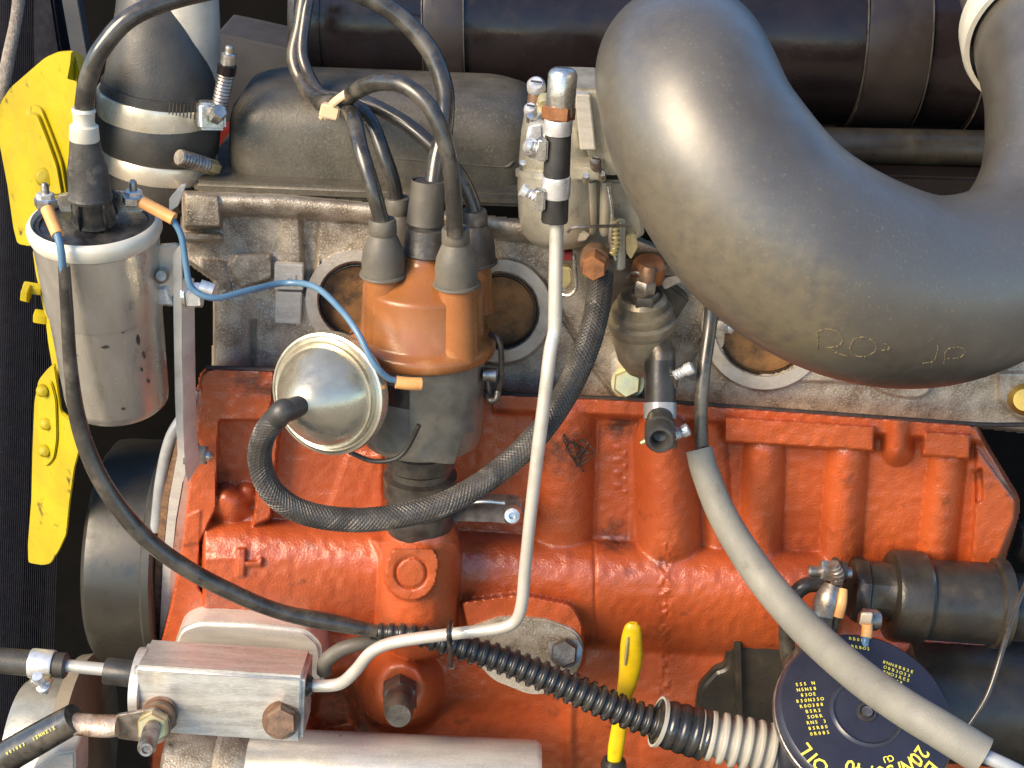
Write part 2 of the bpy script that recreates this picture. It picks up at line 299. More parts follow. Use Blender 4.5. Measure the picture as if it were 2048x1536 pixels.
# ---- engine block
GK = [(405, 738), (560, 743), (1000, 790), (1280, 803), (1640, 829), (1950, 852)]
def gline(u): return np.interp(u, [g[0] for g in GK], [g[1] for g in GK])
BLK = GK + [(1962, 880), (2034, 1000), (2030, 1034), (2000, 1128), (1985, 1150), (1985, 1400), (1985, 1600), (300, 1600), (318, 1300), (345, 1200), (365, 1095), (384, 930), (402, 800)]
def blk_h(U, V):
    mid = np.interp(U, [380, 800, 1200, 1650, 2000], [1140, 1165, 1190, 1216, 1236])
    h = .004*smooth_noise(U, V, 130, 1)
    low = .014*sst(V-mid, 30, 75)                        # the wall below the cam tunnel stands proud
    h = h + low
    # upper wall relief
    h = smax(h, column(U, V, 1128, 840, 1122, 1060, 64, .027), .002)
    h = smax(h, column(U, V, 1062, 840, 1050, 1000, 30, .006), .004)
    h = smax(h, column(U, V, 1332, 880, 1338, 1085, 66, .038), .002)
    h = smax(h, column(U, V, 1528, 905, 1522, 1110, 44, .024), .002)
    h = smax(h, column(U, V, 1695, 915, 1680, 1120, 44, .024), .002)
    h = smax(h, column(U, V, 1895, 925, 1872, 1130, 40, .022), .002)
    h = smax(h, column(U, V, 975, 850, 968, 960, 20, .006), .003)
    h = smax(h, column(U, V, 1425, 850, 1440, 1090, 30, .014), .003)
    h -= pad(U, V, [(1200, 848), (1268, 850), (1258, 1078), (1190, 1074)], .009, 8)
    gl = gline(U)
    lip = .022*(1-sst(V-gl, 26, 46))
    h = smax(h, lip*((U > 985)), .003)
    h = smax(h, pad(U, V, [(1448, 830), (1752, 850), (1750, 905), (1446, 886)], .030, 5), .002)
    h = smax(h, pad(U, V, [(1846, 860), (1944, 866), (1941, 921), (1842, 913)], .030, 5), .002)
    h = smax(h, column(U, V, 1797, 845, 1795, 900, 34, .030), .003)
    h = smax(h, pad(U, V, [(1948, 880), (2036, 1000), (2034, 1040), (1990, 1150), (1935, 1150), (1946, 1000)], .022, 9), .003)
    h -= pad(U, V, [(1950, 940), (1965, 935), (1966, 1000), (1950, 1010)], .014, 5, 6)
    # cast numbers, worn illegible
    txt = ((np.abs(U-1238) < 15) & (V > 885) & (V < 985))
    h += np.where(txt, .0022*np.clip(np.sin(V/4.1)*np.sin(U/6.0)*1.8, 0, 1), 0)
    # front corner, pocket, boss
    h = smax(h, pad(U, V, [(395, 720), (552, 724), (548, 800), (536, 842), (440, 842), (434, 1020), (400, 1090), (340, 1100)], .030, 5), .001)
    h = smax(h, pad(U, V, [(536, 760), (580, 760), (560, 880), (545, 1040), (500, 1060), (520, 900)], .026, 7), .002)
    h = smax(h, pad(U, V, [(690, 900), (775, 900), (775, 1050), (640, 1040)], .010, 14), .004)
    d, _ = seg(U, V, 450, 1005, 462, 1012); h = smax(h, .030*np.sqrt(np.clip(1-(d/40)**2, 0, 1)), .006)
    h = smax(h, column(U, V, 492, 985, 498, 1050, 22, .016), .006)
    # cam tunnel
    R = 112.; d = np.abs(V-mid); tun = .043*np.sqrt(np.clip(1-(d/R)**2, 0, 1))*sst(U, 392, 412)*(1-sst(U, 1640, 1700))
    h = smax(h, tun, .005)
    h -= .0013*np.exp(-((U-1190-(V-1180)*.02)/3.)**2)*((V > 1085) & (V < 1300))
    h += .0011*np.exp(-((U-1330)/12.)**2)*smooth_noise(U, V, 7, 5)*2.5*((V > 1085) & (V < 1390))
    # end plate edge at the front
    h = smax(h, pad(U, V, [(340, 1040), (408, 1010), (402, 1170), (440, 1236), (620, 1262), (620, 1300), (300, 1310)], .030, 8), .003)
    # raised cross mark
    h = smax(h, h + pad(U, V, [(472, 1096), (493, 1096), (491, 1155), (471, 1155)], .0035, 4, 4), .0004)
    h = smax(h, h + pad(U, V, [(490, 1121), (513, 1121), (520, 1113), (528, 1116), (524, 1134), (490, 1134)], .0035, 4, 3), .0004)
    h += .0009*np.exp(-((V-1118-(U-430)*-.05)/6.)**2)*((U > 408) & (U < 470))
    # distributor boss, drain plug pad
    d, _ = seg(U, V, 842, 1100, 834, 1240); bo = (.036+.040*np.sqrt(np.clip(1-(d/88)**2, 0, 1)))*(1-sst(d, 78, 88))
    h = smax(h, bo, .006)
    dd = np.minimum(np.hypot(U-822, V-1150), np.hypot((U-826)*1.0, (V-1128)*1.1)); h = smax(h, .0865*(1-sst(dd, 50, 58))*((V > 1098)), .001)
    rr = np.hypot(U-822, V-1146); h -= .0022*np.exp(-((rr-31)/2.6)**2)
    h = smax(h, pad(U, V, [(735, 1075), (760, 1068), (925, 1075), (930, 1110), (900, 1150), (770, 1150)], .060, 16), .006)
    # fuel pump pad
    h = smax(h, pad(U, V, [(912, 1196), (1040, 1178), (1150, 1200), (1176, 1250), (1170, 1330), (1100, 1388), (1000, 1370), (930, 1270)], .058, 12, 20), .004)
    # sender boss, lower ribs
    d = np.hypot(U-802, (V-1378)*.95); h = smax(h, .062*(1-sst(d, 40, 118)), .005)
    h -= pad(U, V, [(620, 1360), (700, 1340), (720, 1460), (620, 1480)], .02, 25, 20)
    h = smax(h, column(U, V, 1140, 1410, 1138, 1560, 20, .024), .004)
    h = smax(h, column(U, V, 1195, 1340, 1180, 1420, 60, .020), .008)
    h = smax(h, column(U, V, 1350, 1480, 1350, 1600, 70, .024), .01)
    h += .0008*smooth_noise(U, V, 14, 3)
    return h
eb = thing('engine_block', (1180, 1560, 0), 'glossy orange painted cast engine block filling the lower middle', 'engine block')
blk_obj = mk('casting', relief(rpoly(BLK, 26, 4), blk_h, lambda U, V: 0*U, 2.5), 'orange', eb, sharp=60)
def stain_or_light(material, owner, spots, col):      # soot, oil and dirt marks; on the duct, painted light and shade
    T = material.node_tree; N = T.nodes; L = T.links; b = N['Principled BSDF']; prev = b.inputs['Base Color'].links[0].from_socket; tc = N.new('ShaderNodeTexCoord')
    nz = N.new('ShaderNodeTexNoise'); nz.inputs['Scale'].default_value = 170; nz.inputs['Detail'].default_value = 8; L.new(tc.outputs['Object'], nz.inputs['Vector'])
    for (u, v, y), r, k in spots:
        p = P(u, v, y) - owner.location; d = N.new('ShaderNodeVectorMath'); d.operation = 'DISTANCE'; L.new(tc.outputs['Object'], d.inputs[0]); d.inputs[1].default_value = p
        m1 = N.new('ShaderNodeMapRange'); m1.inputs['From Min'].default_value = r; m1.inputs['From Max'].default_value = 0; L.new(d.outputs['Value'], m1.inputs['Value'])
        ad = N.new('ShaderNodeMath'); ad.operation = 'MULTIPLY'; L.new(m1.outputs[0], ad.inputs[0]); L.new(nz.outputs['Fac'], ad.inputs[1])
        m2 = N.new('ShaderNodeMapRange'); m2.inputs['From Min'].default_value = .12; m2.inputs['From Max'].default_value = .42; m2.inputs['To Max'].default_value = k; L.new(ad.outputs[0], m2.inputs['Value'])
        x = N.new('ShaderNodeMix'); x.data_type = 'RGBA'; L.new(m2.outputs[0], x.inputs['Factor']); L.new(prev, x.inputs[6]); x.inputs[7].default_value = (*col, 1); prev = x.outputs[2]
    L.new(prev, b.inputs['Base Color'])
stain_or_light(K['orange'], eb, [((1130, 890, -.02), .034, .85), ((500, 752, -.03), .02, .8), ((545, 775, -.03), .016, .8), ((1240, 840, -.01), .022, .9), ((1230, 1075, -.02), .02, .9), ((1330, 1110, -.03), .016, .8), ((1300, 1290, -.04), .022, .5), ((700, 1440, -.02), .05, .8), ((430, 960, -.02), .02, .6), ((1800, 1130, -.02), .02, .8), ((1590, 1110, -.01), .025, .6), ((940, 1060, -.04), .03, .7), ((470, 1235, -.03), .02, .5), ((1965, 950, -.02), .014, .8), ((1180, 1290, -.03), .02, .6), ((1000, 810, -.02), .016, .7)], (.035, .018, .012))
mk('head_gasket', join(*[tube([(x, gline(x)-3, .0005-(.030 if x < 560 else .022)*(1 if (x < 560 or x > 985) else .2)) for x in xs], 5, 8, 3) for xs in ([412, 480, 552], [700, 800, 1000, 1140, 1280, 1460, 1640, 1800, 1960, 2060])]), 'gasket', eb)
# ---- cylinder head
HEAD = [(372, 388), (560, 394), (745, 412), (1045, 446), (1250, 470), (1460, 560), (2080, 620), (2080, 862), (1950, 848), (1640, 824), (1280, 798), (1000, 785), (560, 737), (432, 733), (434, 560), (378, 520), (368, 470)]
def hd_h(U, V):
    h = .004*smooth_noise(U, V, 60, 11)+.0015*smooth_noise(U, V, 18, 12)
    top = np.interp(U, [372, 560, 745, 1045, 1300], [403, 408, 423, 458, 490])
    h = smax(h, .020*np.sqrt(np.clip(1-(np.abs(V-top)/27)**2, 0, 1)), .003)
    h = smax(h, pad(U, V, [(366, 384), (440, 388), (446, 458), (366, 458)], .022, 6), .002)
    h = smax(h, pad(U, V, [(360, 464), (446, 466), (448, 484), (360, 482)], .018, 4), .002)
    h = smax(h, column(U, V, 585, 440, 590, 540, 30, .008), .004)
    h = smax(h, .010*sst(V, 500, 540)*(U < 640), .004)
    h = smax(h, pad(U, V, [(398, 515), (455, 522), (470, 580), (440, 600), (398, 590)], .012, 8), .002)
    h = smax(h, pad(U, V, [(455, 530), (470, 505), (545, 505), (548, 560), (480, 580)], .014, 6), .003)
    h = smax(h, column(U, V, 468, 610, 462, 720, 42, .016), .004)
    h = smax(h, column(U, V, 545, 640, 545, 720, 40, .013), .004)
    h -= .004*np.exp(-((U-506)/5.)**2)*(V > 640)
    h -= pad(U, V, [(600, 430), (640, 436), (628, 590), (606, 590)], .010, 12)
    # port faces
    for cx, cy, ro, ri in ((712, 600, 100, 74), (1000, 622, 108, 76), (1530, 652, 130, 98)):
        d = np.hypot(U-cx, V-cy); h = smax(h, .012*(1-sst(d, ro-4, ro+4)), .001); h -= .016*(1-sst(d, ri-2, ri+1))
    h = smax(h, pad(U, V, [(1420, 690), (1560, 775), (1600, 764), (1736, 770), (1772, 792), (1830, 800), (1862, 788), (1870, 700), (1600, 640)], .012, 4, 14)*(np.hypot(U-1530, V-652) > 96), .0008)
    h = smax(h, pad(U, V, [(1990, 740), (2080, 740), (2080, 850), (2030, 840), (1992, 800)], .014, 10), .002)
    h = smax(h, pad(U, V, [(1096, 585), (1170, 596), (1245, 600), (1340, 640), (1420, 660), (1400, 640), (1300, 560), (1100, 545)], .006, 4), .001)
    for a in ((1108, 606, 1166, 700), (1188, 735, 1238, 800), (1440, 640, 1360, 745), (1222, 600, 1290, 690)):
        d, t = seg(U, V, *a); h -= .004*np.exp(-(d/5.)**2)
    return h
hd = thing('cylinder_head', (1200, 800, .02), 'grimy bare aluminium cylinder head sitting on the orange block', 'cylinder head')
mk('casting', relief(HEAD, hd_h, lambda U, V: .010+0*U, 2.5, .03), 'alu', hd, sharp=60)
def circ(cx, cy, r, n=56, r2=None): return [(cx+r*math.cos(2*math.pi*i/n), cy+(r2 or r)*math.sin(2*math.pi*i/n)) for i in range(n)]
def ring_slab(cx, cy, r0, r1, y, th, n=56):
    V, F = [], []
    for yy, rr in ((y, r0), (y, r1), (y+th, r1), (y+th, r0)): V += [P(u, v, yy) for u, v in circ(cx, cy, rr, n)]
    for k in range(4):
        for i in range(n): F.append((k*n+i, k*n+(i+1) % n, ((k+1) % 4)*n+(i+1) % n, ((k+1) % 4)*n+i))
    return V, F
for cx, cy, ri in ((712, 600, 75), (1000, 622, 77), (1530, 652, 99)):
    mk('port_plug', slab(circ(cx, cy, ri-3), .0065, .012, .002, 2), 'rust', hd)
    mk('port_rim', ring_slab(cx, cy, ri+3, ri+(26 if ri < 90 else 28), -.0045, .006), 'alu_rim', hd)
    mk('seal_ring', ring_slab(cx, cy, ri-5, ri+2, .0035, .01), 'gasket', hd)
mk('tag_plate', slab(rpoly([(549, 527), (606, 530), (606, 581), (548, 579)], 3), -.0075, .004, .0006), 'alu_clean', hd)
mk('tag_plate', slab(rpoly([(551, 584), (604, 586), (601, 649), (550, 646)], 3), -.0065, .004, .0006), 'alu_clean', hd)
mk('raised_letter', slab(rpoly([(570, 549), (592, 550), (592, 575), (586, 575), (585, 557), (576, 557), (576, 575), (570, 574)], 1, 3), -.0085, .002, .0003), 'alu_clean', hd)
mk('core_plug', lat((2050, 792, .006), (2050, 800, -.012), [(0, 34), (.7, 34), (.85, 30), (1, 22), (1.02, 0)], 32), 'brass', hd)

# ------------------------------------------------------------------ behind the engine
# valve cover: a pressed box with rounded shoulders and a flange lip
def cover_shape():
    # ring sections from the flange up; world box aligned to the engine
    a, b = P(448, 352, .035), P(1075, 385, .035); x0, x1 = a.x, b.x; z0 = a.z+.0; V, F = [], []
    prof = [(0, 0), (.014, 0), (.030, .001), (.038, .003), (.045, .008), (.049, .016), (.0505, .027)]
    yb = .135; n = 8; rings = []
    for z, ins in prof:
        r = .022; X0, X1, Y0, Y1 = x0+ins, x1-ins, .035+ins, yb-ins; ring = []
        for cx, cy, a0 in ((X0+r, Y0+r, 180), (X1-r, Y0+r, 270), (X1-r, Y1-r, 0), (X0+r, Y1-r, 90)):
            for i in range(n+1):
                t = math.radians(a0+90*i/n); ring.append((cx+r*math.cos(t), cy+r*math.sin(t), z0+z))
        rings.append(ring)
    m = len(rings[0])
    for r_ in rings: V += r_
    for k in range(len(rings)-1):
        for i in range(m): F.append((k*m+i, k*m+(i+1) % m, (k+1)*m+(i+1) % m, (k+1)*m+i))
    F.append(tuple(range((len(rings)-1)*m, len(rings)*m))); return V, F, x0, x1, z0
V, F, vx0, vx1, vz0 = cover_shape()
vc = thing('valve_cover', (740, 380, .06), 'dark grey wrinkle painted valve cover on top of the cylinder head', 'valve cover')
mk('body', (V, F), 'cover', vc, sharp=50)
mk('flange', block(((vx0+vx1)/2-.002, .079, vz0-.0035), ((vx1-vx0)/2+.014, 0, 0), (0, .06, 0), (0, 0, .0045), .003), 'cover', vc)
mk('edge_bead', tube([(790, 316, .036), (900, 325, .036), (1000, 333, .036), (1022, 328, .036), (1030, 310, .04)], 4, 10), 'cover', vc)
# grey box and dark duct behind the hose
mk('air_duct', slab(rpoly([(430, 66), (470, 74), (604, 104), (640, 250), (560, 262), (430, 262)], 10), .17, .06, .006), 'grey_plastic', label='matt dark grey plastic duct behind the rocker cover and hose clamps', cat='duct')
mk('red_bracket', slab(rpoly([(424, 262), (462, 258), (456, 352), (424, 350)], 4), .13, .02, .002), 'red', label='dark red painted metal sliver between radiator hose and valve cover', cat='bracket')

# black air cleaner canister
ac = thing('air_cleaner', (1300, 230, .19), 'long black cylindrical air cleaner canister across the top', 'air cleaner')
Ya = .19
mk('drum', lat((612, 30, Ya), (2110, 82, Ya), [(0, 150), (.002, 172), (.006, 178), (.03, 180), (1, 180)], 72), 'black_paint', ac)
def hoop(u, v, w, r0, r1, n=72): return lat((u-w/2, v+20, Ya), (u+w/2, v+20+w*.035, Ya), [(0, r0), (.0, r1), (.06, r1+1), (.94, r1+1), (1, r1), (1, r0)], n, cap=False)
mk('strap', hoop(897, 20, 76, 178, 185), 'strap', ac)
mk('strap', hoop(1755, 50, 120, 178, 185), 'strap', ac)
mk('strap', hoop(1955, 57, 60, 178, 184), 'black_paint', ac)
for u_, v_ in ((858, 20), (936, 21), (1694, 48), (1816, 52), (1924, 56)):
    mk('strap_edge', lat((u_-1.5, v_+20, Ya), (u_+1.5, v_+20, Ya), [(0, 184), (.2, 187.5), (.8, 187.5), (1, 184)], 72, cap=False), 'dark_steel', ac)
mk('rolled_rim', join(lat((604, 29, Ya), (622, 30, Ya), [(0, 168), (0, 182), (.3, 187), (.7, 187), (1, 182), (1, 168)], 72, cap=False)), 'dark_steel', ac)
mk('rim_collar', lat((630, 30, Ya), (664, 31, Ya), [(0, 178), (0, 183), (1, 183), (1, 178)], 72, cap=False), 'black_paint', ac)
mk('strap_bracket', slab(rpoly([(888, 190), (938, 193), (938, 264), (890, 262)], 4), .075, .006, .001), 'black_paint', ac)
sc = mk('screw', lat((908, 230, .075), (906, 236, .062), [(0, 20), (.5, 20), (.8, 17), (1, 8), (1, 0)], 24), 'steel', ac)
mk('washer', lat((908, 228, .0745), (907, 231, .069), [(0, 25), (1, 25), (1, 17), (0, 17)], 24, cap=False), 'zinc', ac)
mk('heater_pipe', lat((1380, 285, .13), (2120, 300, .13), [(0, 36), (1, 36)], 32), 'starter', label='dull black horizontal pipe below the air cleaner inside the big duct bend', cat='pipe')
mk('manifold_shield', slab(rpoly([(1400, 340), (2080, 360), (2080, 640), (1400, 560)], 10), .10, .05, .004), 'black_paint', label='black sheet metal shield low behind the bend of the duct', cat='shield')

# ------------------------------------------------------------------ radiator, fan
rad = thing('radiator', (40, 700, .1), 'dark blue grey radiator core along the left edge', 'radiator')
mk('core', slab([(-260, -60), (96, -60), (122, 110), (88, 300), (72, 700), (60, 1000), (30, 1500), (-260, 1560)], lambda u, v: .10+.0002*(60-u), .06, .002), 'radiator', rad)
fins = []
for i in range(46):
    u = -60+i*4.1
    fins.append(tube([(u+18, -40, .098), (u+10, 400, .098), (u, 800, .098), (u-24, 1500, .098)], 1.1, 5, 3, cap=False))
mk('fins', join(*fins), 'radiator', rad, kind='stuff')
mk('side_post', slab(rpoly([(118, -30), (150, -30), (178, 130), (150, 150)], 4), .085, .01, .001), 'grey_plastic', rad)
mk('rope', tube([(40, -20, .07), (32, 40, .07), (20, 100, .068), (6, 170, .066), (-12, 230, .066)], [13, 12, 13, 14, 14], 12), 'rope', label='frayed pale cord hanging down the radiator at the upper left', cat='cord')

fan = thing('cooling_fan', (70, 700, .02), 'yellow painted metal cooling fan between radiator and ignition coil', 'fan')
def fy(u, v): return .035-.00045*(u-60)
up_blade = [(-6, 215), (20, 176), (51, 149), (88, 117), (115, 105), (146, 103), (158, 140), (150, 210), (143, 288), (138, 400), (132, 470), (60, 494), (34, 489), (26, 457), (14, 372), (0, 298), (-6, 260)]
mk('blade', slab(rpoly(up_blade, 8), fy, .003, .0008), 'yellow', fan)
mk('folded_tip', slab(rpoly([(142, 104), (156, 106), (167, 120), (168, 136), (158, 164), (134, 158), (140, 128)], 4), lambda u, v: -.004+.0009*(u-150), .002, .0006), 'yellow', fan)
mk('blade_rib', slab(rpoly([(46, 224), (58, 214), (76, 220), (96, 270), (118, 330), (130, 400), (70, 400), (52, 330)], 14), lambda u, v: fy(u, v)-.012, .013, .0065, 4), 'yellow', fan)
mk('rivet', lat((92, 352, .018), (90, 356, .004), [(0, 20), (.7, 20), (.95, 14), (1, 0)], 24), 'yellow', fan)
low_blade = [(76, 762), (92, 742), (108, 728), (117, 788), (122, 825), (146, 845), (159, 900), (149, 937), (139, 1008), (133, 1070), (119, 1101), (101, 1129), (84, 1132), (56, 1127), (55, 1090), (62, 1000), (64, 906), (68, 805)]
mk('blade', slab(rpoly(low_blade, 7), lambda u, v: fy(u, v)-.01, .003, .0008), 'yellow', fan)
mk('reinforcing_plate', slab(rpoly([(74, 772), (100, 758), (112, 800), (114, 880), (108, 920), (92, 936), (78, 926), (74, 860)], 14), lambda u, v: fy(u, v)-.014, .004, .001), 'yellow', fan)
for u, v in ((86, 780), (93, 846), (90, 900)):
    mk('rivet', lat((u, v, .010), (u-1, v+3, .001), [(0, 13), (.6, 13), (.9, 9), (1, 0)], 20), 'yellow', fan)
mk('hub_arm', slab(rpoly([(64, 500), (110, 480), (140, 640), (150, 760), (108, 760), (96, 690), (90, 640), (70, 545)], 8), lambda u, v: fy(u, v)+.006, .005, .001), 'yellow', fan)
for a, b, r in (((48, 574, .03), (84, 580, .03), 13), ((46, 585, .026), (60, 588, .026), 20), ((70, 632, .03), (96, 636, .03), 16)):
    mk('hub_bolt', hexa(a, b, r), 'yellow', fan)

# crankshaft pulley / timing cover and front plate
tp = thing('timing_cover', (250, 1300, 0), 'black drum shaped timing cover at the front of the block', 'timing cover')
def drum(uL, uR, v0, rad_px, y):  # an axis along X seen from the side, with rounded shoulders
    return lat((uL, v0, y), (uR, v0+6, y), [(0, rad_px*.82), (.02, rad_px*.93), (.10, rad_px*.99), (.22, rad_px), (1, rad_px)], 72)
mk('drum', drum(222, 345, 1100, 225, .05), 'drum', tp)
mk('rim', lat((340, 1103, .05), (362, 1104, .05), [(0, 220), (0, 236), (.2, 240), (.8, 240), (1, 234), (1, 215)], 72, cap=False), 'drum', tp)
fp = thing('front_plate', (330, 1290, -.02), 'sandwiched front plate and brown gasket beside the orange block', 'plate')
mk('gasket', slab(rpoly([(352, 880), (362, 880), (338, 1000), (326, 1120), (318, 1300), (302, 1300), (310, 1120), (322, 1000)], 3), -.016, .02, .0006), 'cork', fp)
mk('plate', slab(rpoly([(360, 880), (378, 860), (366, 960), (352, 1040), (342, 1140), (334, 1292), (318, 1292), (326, 1120), (338, 1000)], 3), -.020, .03, .001), 'alu_clean', fp)
mk('outer_plate', slab(rpoly([(398, 790), (412, 776), (404, 900), (388, 1000), (366, 1100), (352, 1230), (338, 1288), (332, 1288), (342, 1140), (354, 1040), (368, 960), (382, 860)], 4), -.022, .03, .001), 'mauve', fp)
mk('hose_front_pipe', tube([(396, 780, -.004), (368, 830, -.008), (340, 880, -.01), (322, 960, -.01), (312, 1060, -.01)], 12, 14), 'link', label='thin grey pipe curving down behind the coil bracket', cat='pipe').name = 'curved_pipe'

# ------------------------------------------------------------------ top radiator hose with clamps
rh = thing('radiator_hose', (310, 380, .05), 'fat black rubber radiator hose elbow at the upper left', 'hose')
hy = .05
mk('lower_sleeve', lat((312, 388, hy), (322, 168, hy), [(0, 108), (.02, 112), (.2, 115), (.3, 113), (.42, 113), (.46, 119), (.70, 121), (.74, 116), (.92, 115), (1.0, 114)], 56), 'hose', rh)
mk('upper_elbow', tube([(322, 190, .05), (318, 140, .05), (308, 75, .051), (299, 10, .055), (294, -80, .06)], [113, 106, 88, 66, 54], 44), 'hose', rh)
mk('neck_pipe', tube([(356, 200, .06), (368, 110, .06), (372, 20, .06), (366, -80, .06)], [84, 72, 66, 64], 48), 'pale_pipe', rh, label='pale bright pipe above the rubber hose')  # sunlight on the hose, put in as an added pale pipe
def clamp_band(v, h, r, tilt=4, y=hy, u=317):
    return lat((u-tilt*.05, v+h/2, y), (u+tilt*.05, v-h/2, y), [(0, r-3), (0, r), (.08, r+2), (.92, r+2), (1, r), (1, r-3)], 64, cap=False)
c1 = thing('hose_clamp', (318, 250, -.01), 'wide shiny worm drive clamp round the upper part of the radiator hose', 'hose clamp', 'clamps on the radiator hose')
mk('band', clamp_band(210, 47, 118, 30), 'band', c1)
def hose_y(u, r=121): s_ = mpp(317, 230, hy); return hy - math.sqrt(max((r*s_)**2 - ((u-317)*s_)**2, 1e-6)) - .0008
mk('screw_housing', block(P(422, 230, .026), (.0075, .004, -.001), (-.002, .005, 0), (0, .0015, .0080), .002), 'zinc', c1)
mk('screw_head', hexa((430, 236, .020), (440, 222, .012), 16), 'zinc', c1)
for i in range(10):
    u_ = 340+i*7.2; mk('band_slot', tube([(u_, 204+i*1.2, hose_y(u_)), (u_-1, 216+i*1.4, hose_y(u_)), (u_-2, 228+i*1.6, hose_y(u_))], 1.4, 6, 3), 'dark_steel', c1)
ts = thing('clamp_screw', (448, 210, .03), 'upright threaded clamp screw with a chrome tip behind the hose', 'screw')
mk('thread', lat((438, 222, .03), (452, 148, .03), [(f, 15+2*(k % 2)) for k, f in enumerate(np.linspace(0, 1, 23))], 18), 'steel', ts)
mk('collar', lat((452, 150, .03), (455, 128, .03), [(0, 14), (.1, 19), (.9, 19), (1, 15)], 20), 'black_paint', ts)
mk('tip', lat((455, 130, .03), (460, 90, .03), [(0, 14), (.1, 15), (.55, 15), (.62, 8), (.8, 9), (.95, 8), (1, 0)], 20), 'zinc', ts)
c2 = thing('hose_clamp', (312, 330, -.01), 'narrower clamp with a slotted worm screw at the bottom of the radiator hose', 'hose clamp', 'clamps on the radiator hose')
mk('band', clamp_band(316, 36, 114, 30), 'band', c2)
mk('worm_screw', lat((358, 314, .010), (414, 331, .026), [(f, 15+2.2*(k % 2)) for k, f in enumerate(np.linspace(0, 1, 19))], 18), 'steel', c2)
mk('screw_housing', block(P(390, 331, .024), (.012, .005, -.004), (.001, .004, 0), (.001, 0, .002), .0012), 'dark_steel', c2)
mk('screw_head', hexa((412, 331, .026), (434, 337, .032), 16), 'gold', c2)

# ------------------------------------------------------------------ ignition coil
CB, CT = (236, 800, -.060), (187, 432, -.072)
co = thing('ignition_coil', (240, 858, -.06), 'scuffed silver grey ignition coil standing at the left', 'ignition coil')
mk('can', lat(CB, CT, [(0, 60), (.0, 98), (.012, 103), (.05, 105), (.5, 110), (.9, 116), (.93, 117)], 64), 'coil', co)
mk('mounting_band', lat(CB, CT, [(.53, 110), (.532, 113.5), (.54, 114), (.90, 119.5), (.905, 116)], 64, cap=False), 'coil', co)
mk('rim', lat(CB, CT, [(.90, 115), (.905, 122), (.93, 127), (.965, 127), (.985, 122), (.99, 117), (.97, 114), (.955, 112)], 64, cap=False), 'cream', co)
def coil_chip(f0, f1, a0, a1):       # flakes of missing finish lying on the can
    A, B = P(*CB), P(*CT); s = mpp(*[(CB[i]+CT[i])/2 for i in range(3)]); ax = unit(B-A); rt = unit(Vector((1, 0, 0))-ax*ax.x); fw_ = rt.cross(ax); fw_ = fw_ if fw_.y < 0 else -fw_
    r = (106.2+11*(f0+f1)/2)*s; V, F = [], []; n = 9
    for i in range(n):
        t = 2*math.pi*i/n; q = random.uniform(.6, 1); f = (f0+f1)/2+(f1-f0)/2*math.sin(t)*q; a = math.radians((a0+a1)/2+(a1-a0)/2*math.cos(t)*q); V.append(A+(B-A)*f+(rt*math.sin(a)+fw_*math.cos(a))*r)
    return V, [tuple(range(n))]
for q in ((.42, .50, 44, 50), (.34, .40, 50, 54), (.45, .47, 8, 18), (.20, .23, 52, 57), (.52, .53, 30, 34), (.28, .31, 46, 49), (.10, .115, 20, 26), (.62, .64, -38, -33), (.56, .585, -42, -37), (.40, .41, -20, -17)):
    mk('chip', coil_chip(*q), 'dark_steel', co)
mk('seal', lat(CB, CT, [(.95, 115), (.968, 113), (.97, 103), (.955, 102)], 56, cap=False), 'rubber', co)
mk('top_disc', lat(CB, CT, [(.93, 112), (.958, 106), (.962, 102), (.963, 60), (.963, 0)], 56), 'bakelite_black', co)
CTop = P(*CB).lerp(P(*CT), .963)
tw = mk('tower', lat((189, 436, -.074), (181, 372, -.080), [(0, 46), (.1, 42), (.9, 35), (1, 34)], 32), 'bakelite_black', co)
for k in range(5):
    a = 2*math.pi*k/5+.5; A, B = P(190, 444, -.074), P(182, 385, -.079); e1, e2 = frame(B-A); s = mpp(190, 450, -.08); d = (e1*math.cos(a)+e2*math.sin(a))
    mk('web', block((A+B)/2 + d*s*40, (B-A)*.46, d*s*7, (B-A).cross(d).normalized()*s*3.4, .0008, 1), 'bakelite_black', tw)
def terminal(u, v, y, par):
    t = mk('terminal', hexa((u, v+14, y), (u-1, v-4, y), 23), 'zinc', par)
    mk('nut', hexa((u-1, v-2, y), (u-2, v-14, y), 18, rot=.4), 'white_metal', t)
    mk('stud', lat((u-1, v-10, y), (u-3, v-34, y), [(0, 8), (.8, 8), (1, 5)], 16), 'steel', t)
terminal(92, 400, -.080, co); terminal(268, 394, -.068, co)
mk('terminal_strip', slab(rpoly([(112, 392), (150, 384), (240, 384), (300, 400), (286, 424), (120, 424)], 6), -.066, .003, .0006), 'zinc', co)
mk('clamp_ear', slab(rpoly([(296, 494), (352, 490), (362, 500), (352, 586), (330, 606), (296, 600)], 6), -.070, .004, .0008), 'coil', co)
mk('ear_screw', lat((318, 548, -.06), (322, 552, -.078), [(0, 18), (.6, 18), (.8, 14), (1, 10)], 20), 'steel', co)

# coil bracket and its bolts
br = thing('coil_bracket', (370, 960, -.05), 'narrow bent aluminium bracket holding the ignition coil', 'bracket')
mk('edge_strip', slab(rpoly([(346, 508), (362, 488), (364, 560), (364, 700), (368, 860), (372, 944), (366, 966), (356, 930), (350, 800), (347, 640)], 4), lambda u, v: -.074+.00004*(v-500), .003, .0007), 'alu_pale', br)
mk('web_strip', slab(rpoly([(364, 560), (386, 560), (388, 700), (390, 850), (398, 930), (376, 966), (370, 945), (366, 860)], 4), lambda u, v: -.072+.00035*(u-364), .003, .0007), 'alu_pale', br)
mk('clip_tab', slab(rpoly([(338, 398), (360, 372), (372, 370), (368, 380), (356, 412), (338, 424)], 3), -.052, .003, .0006), 'alu_clean', br)
cbolt = thing('hex_bolt', (390, 590, -.06), 'bright plated bolt and nut clamping the top of the coil bracket', 'bolt', 'bright bolts')
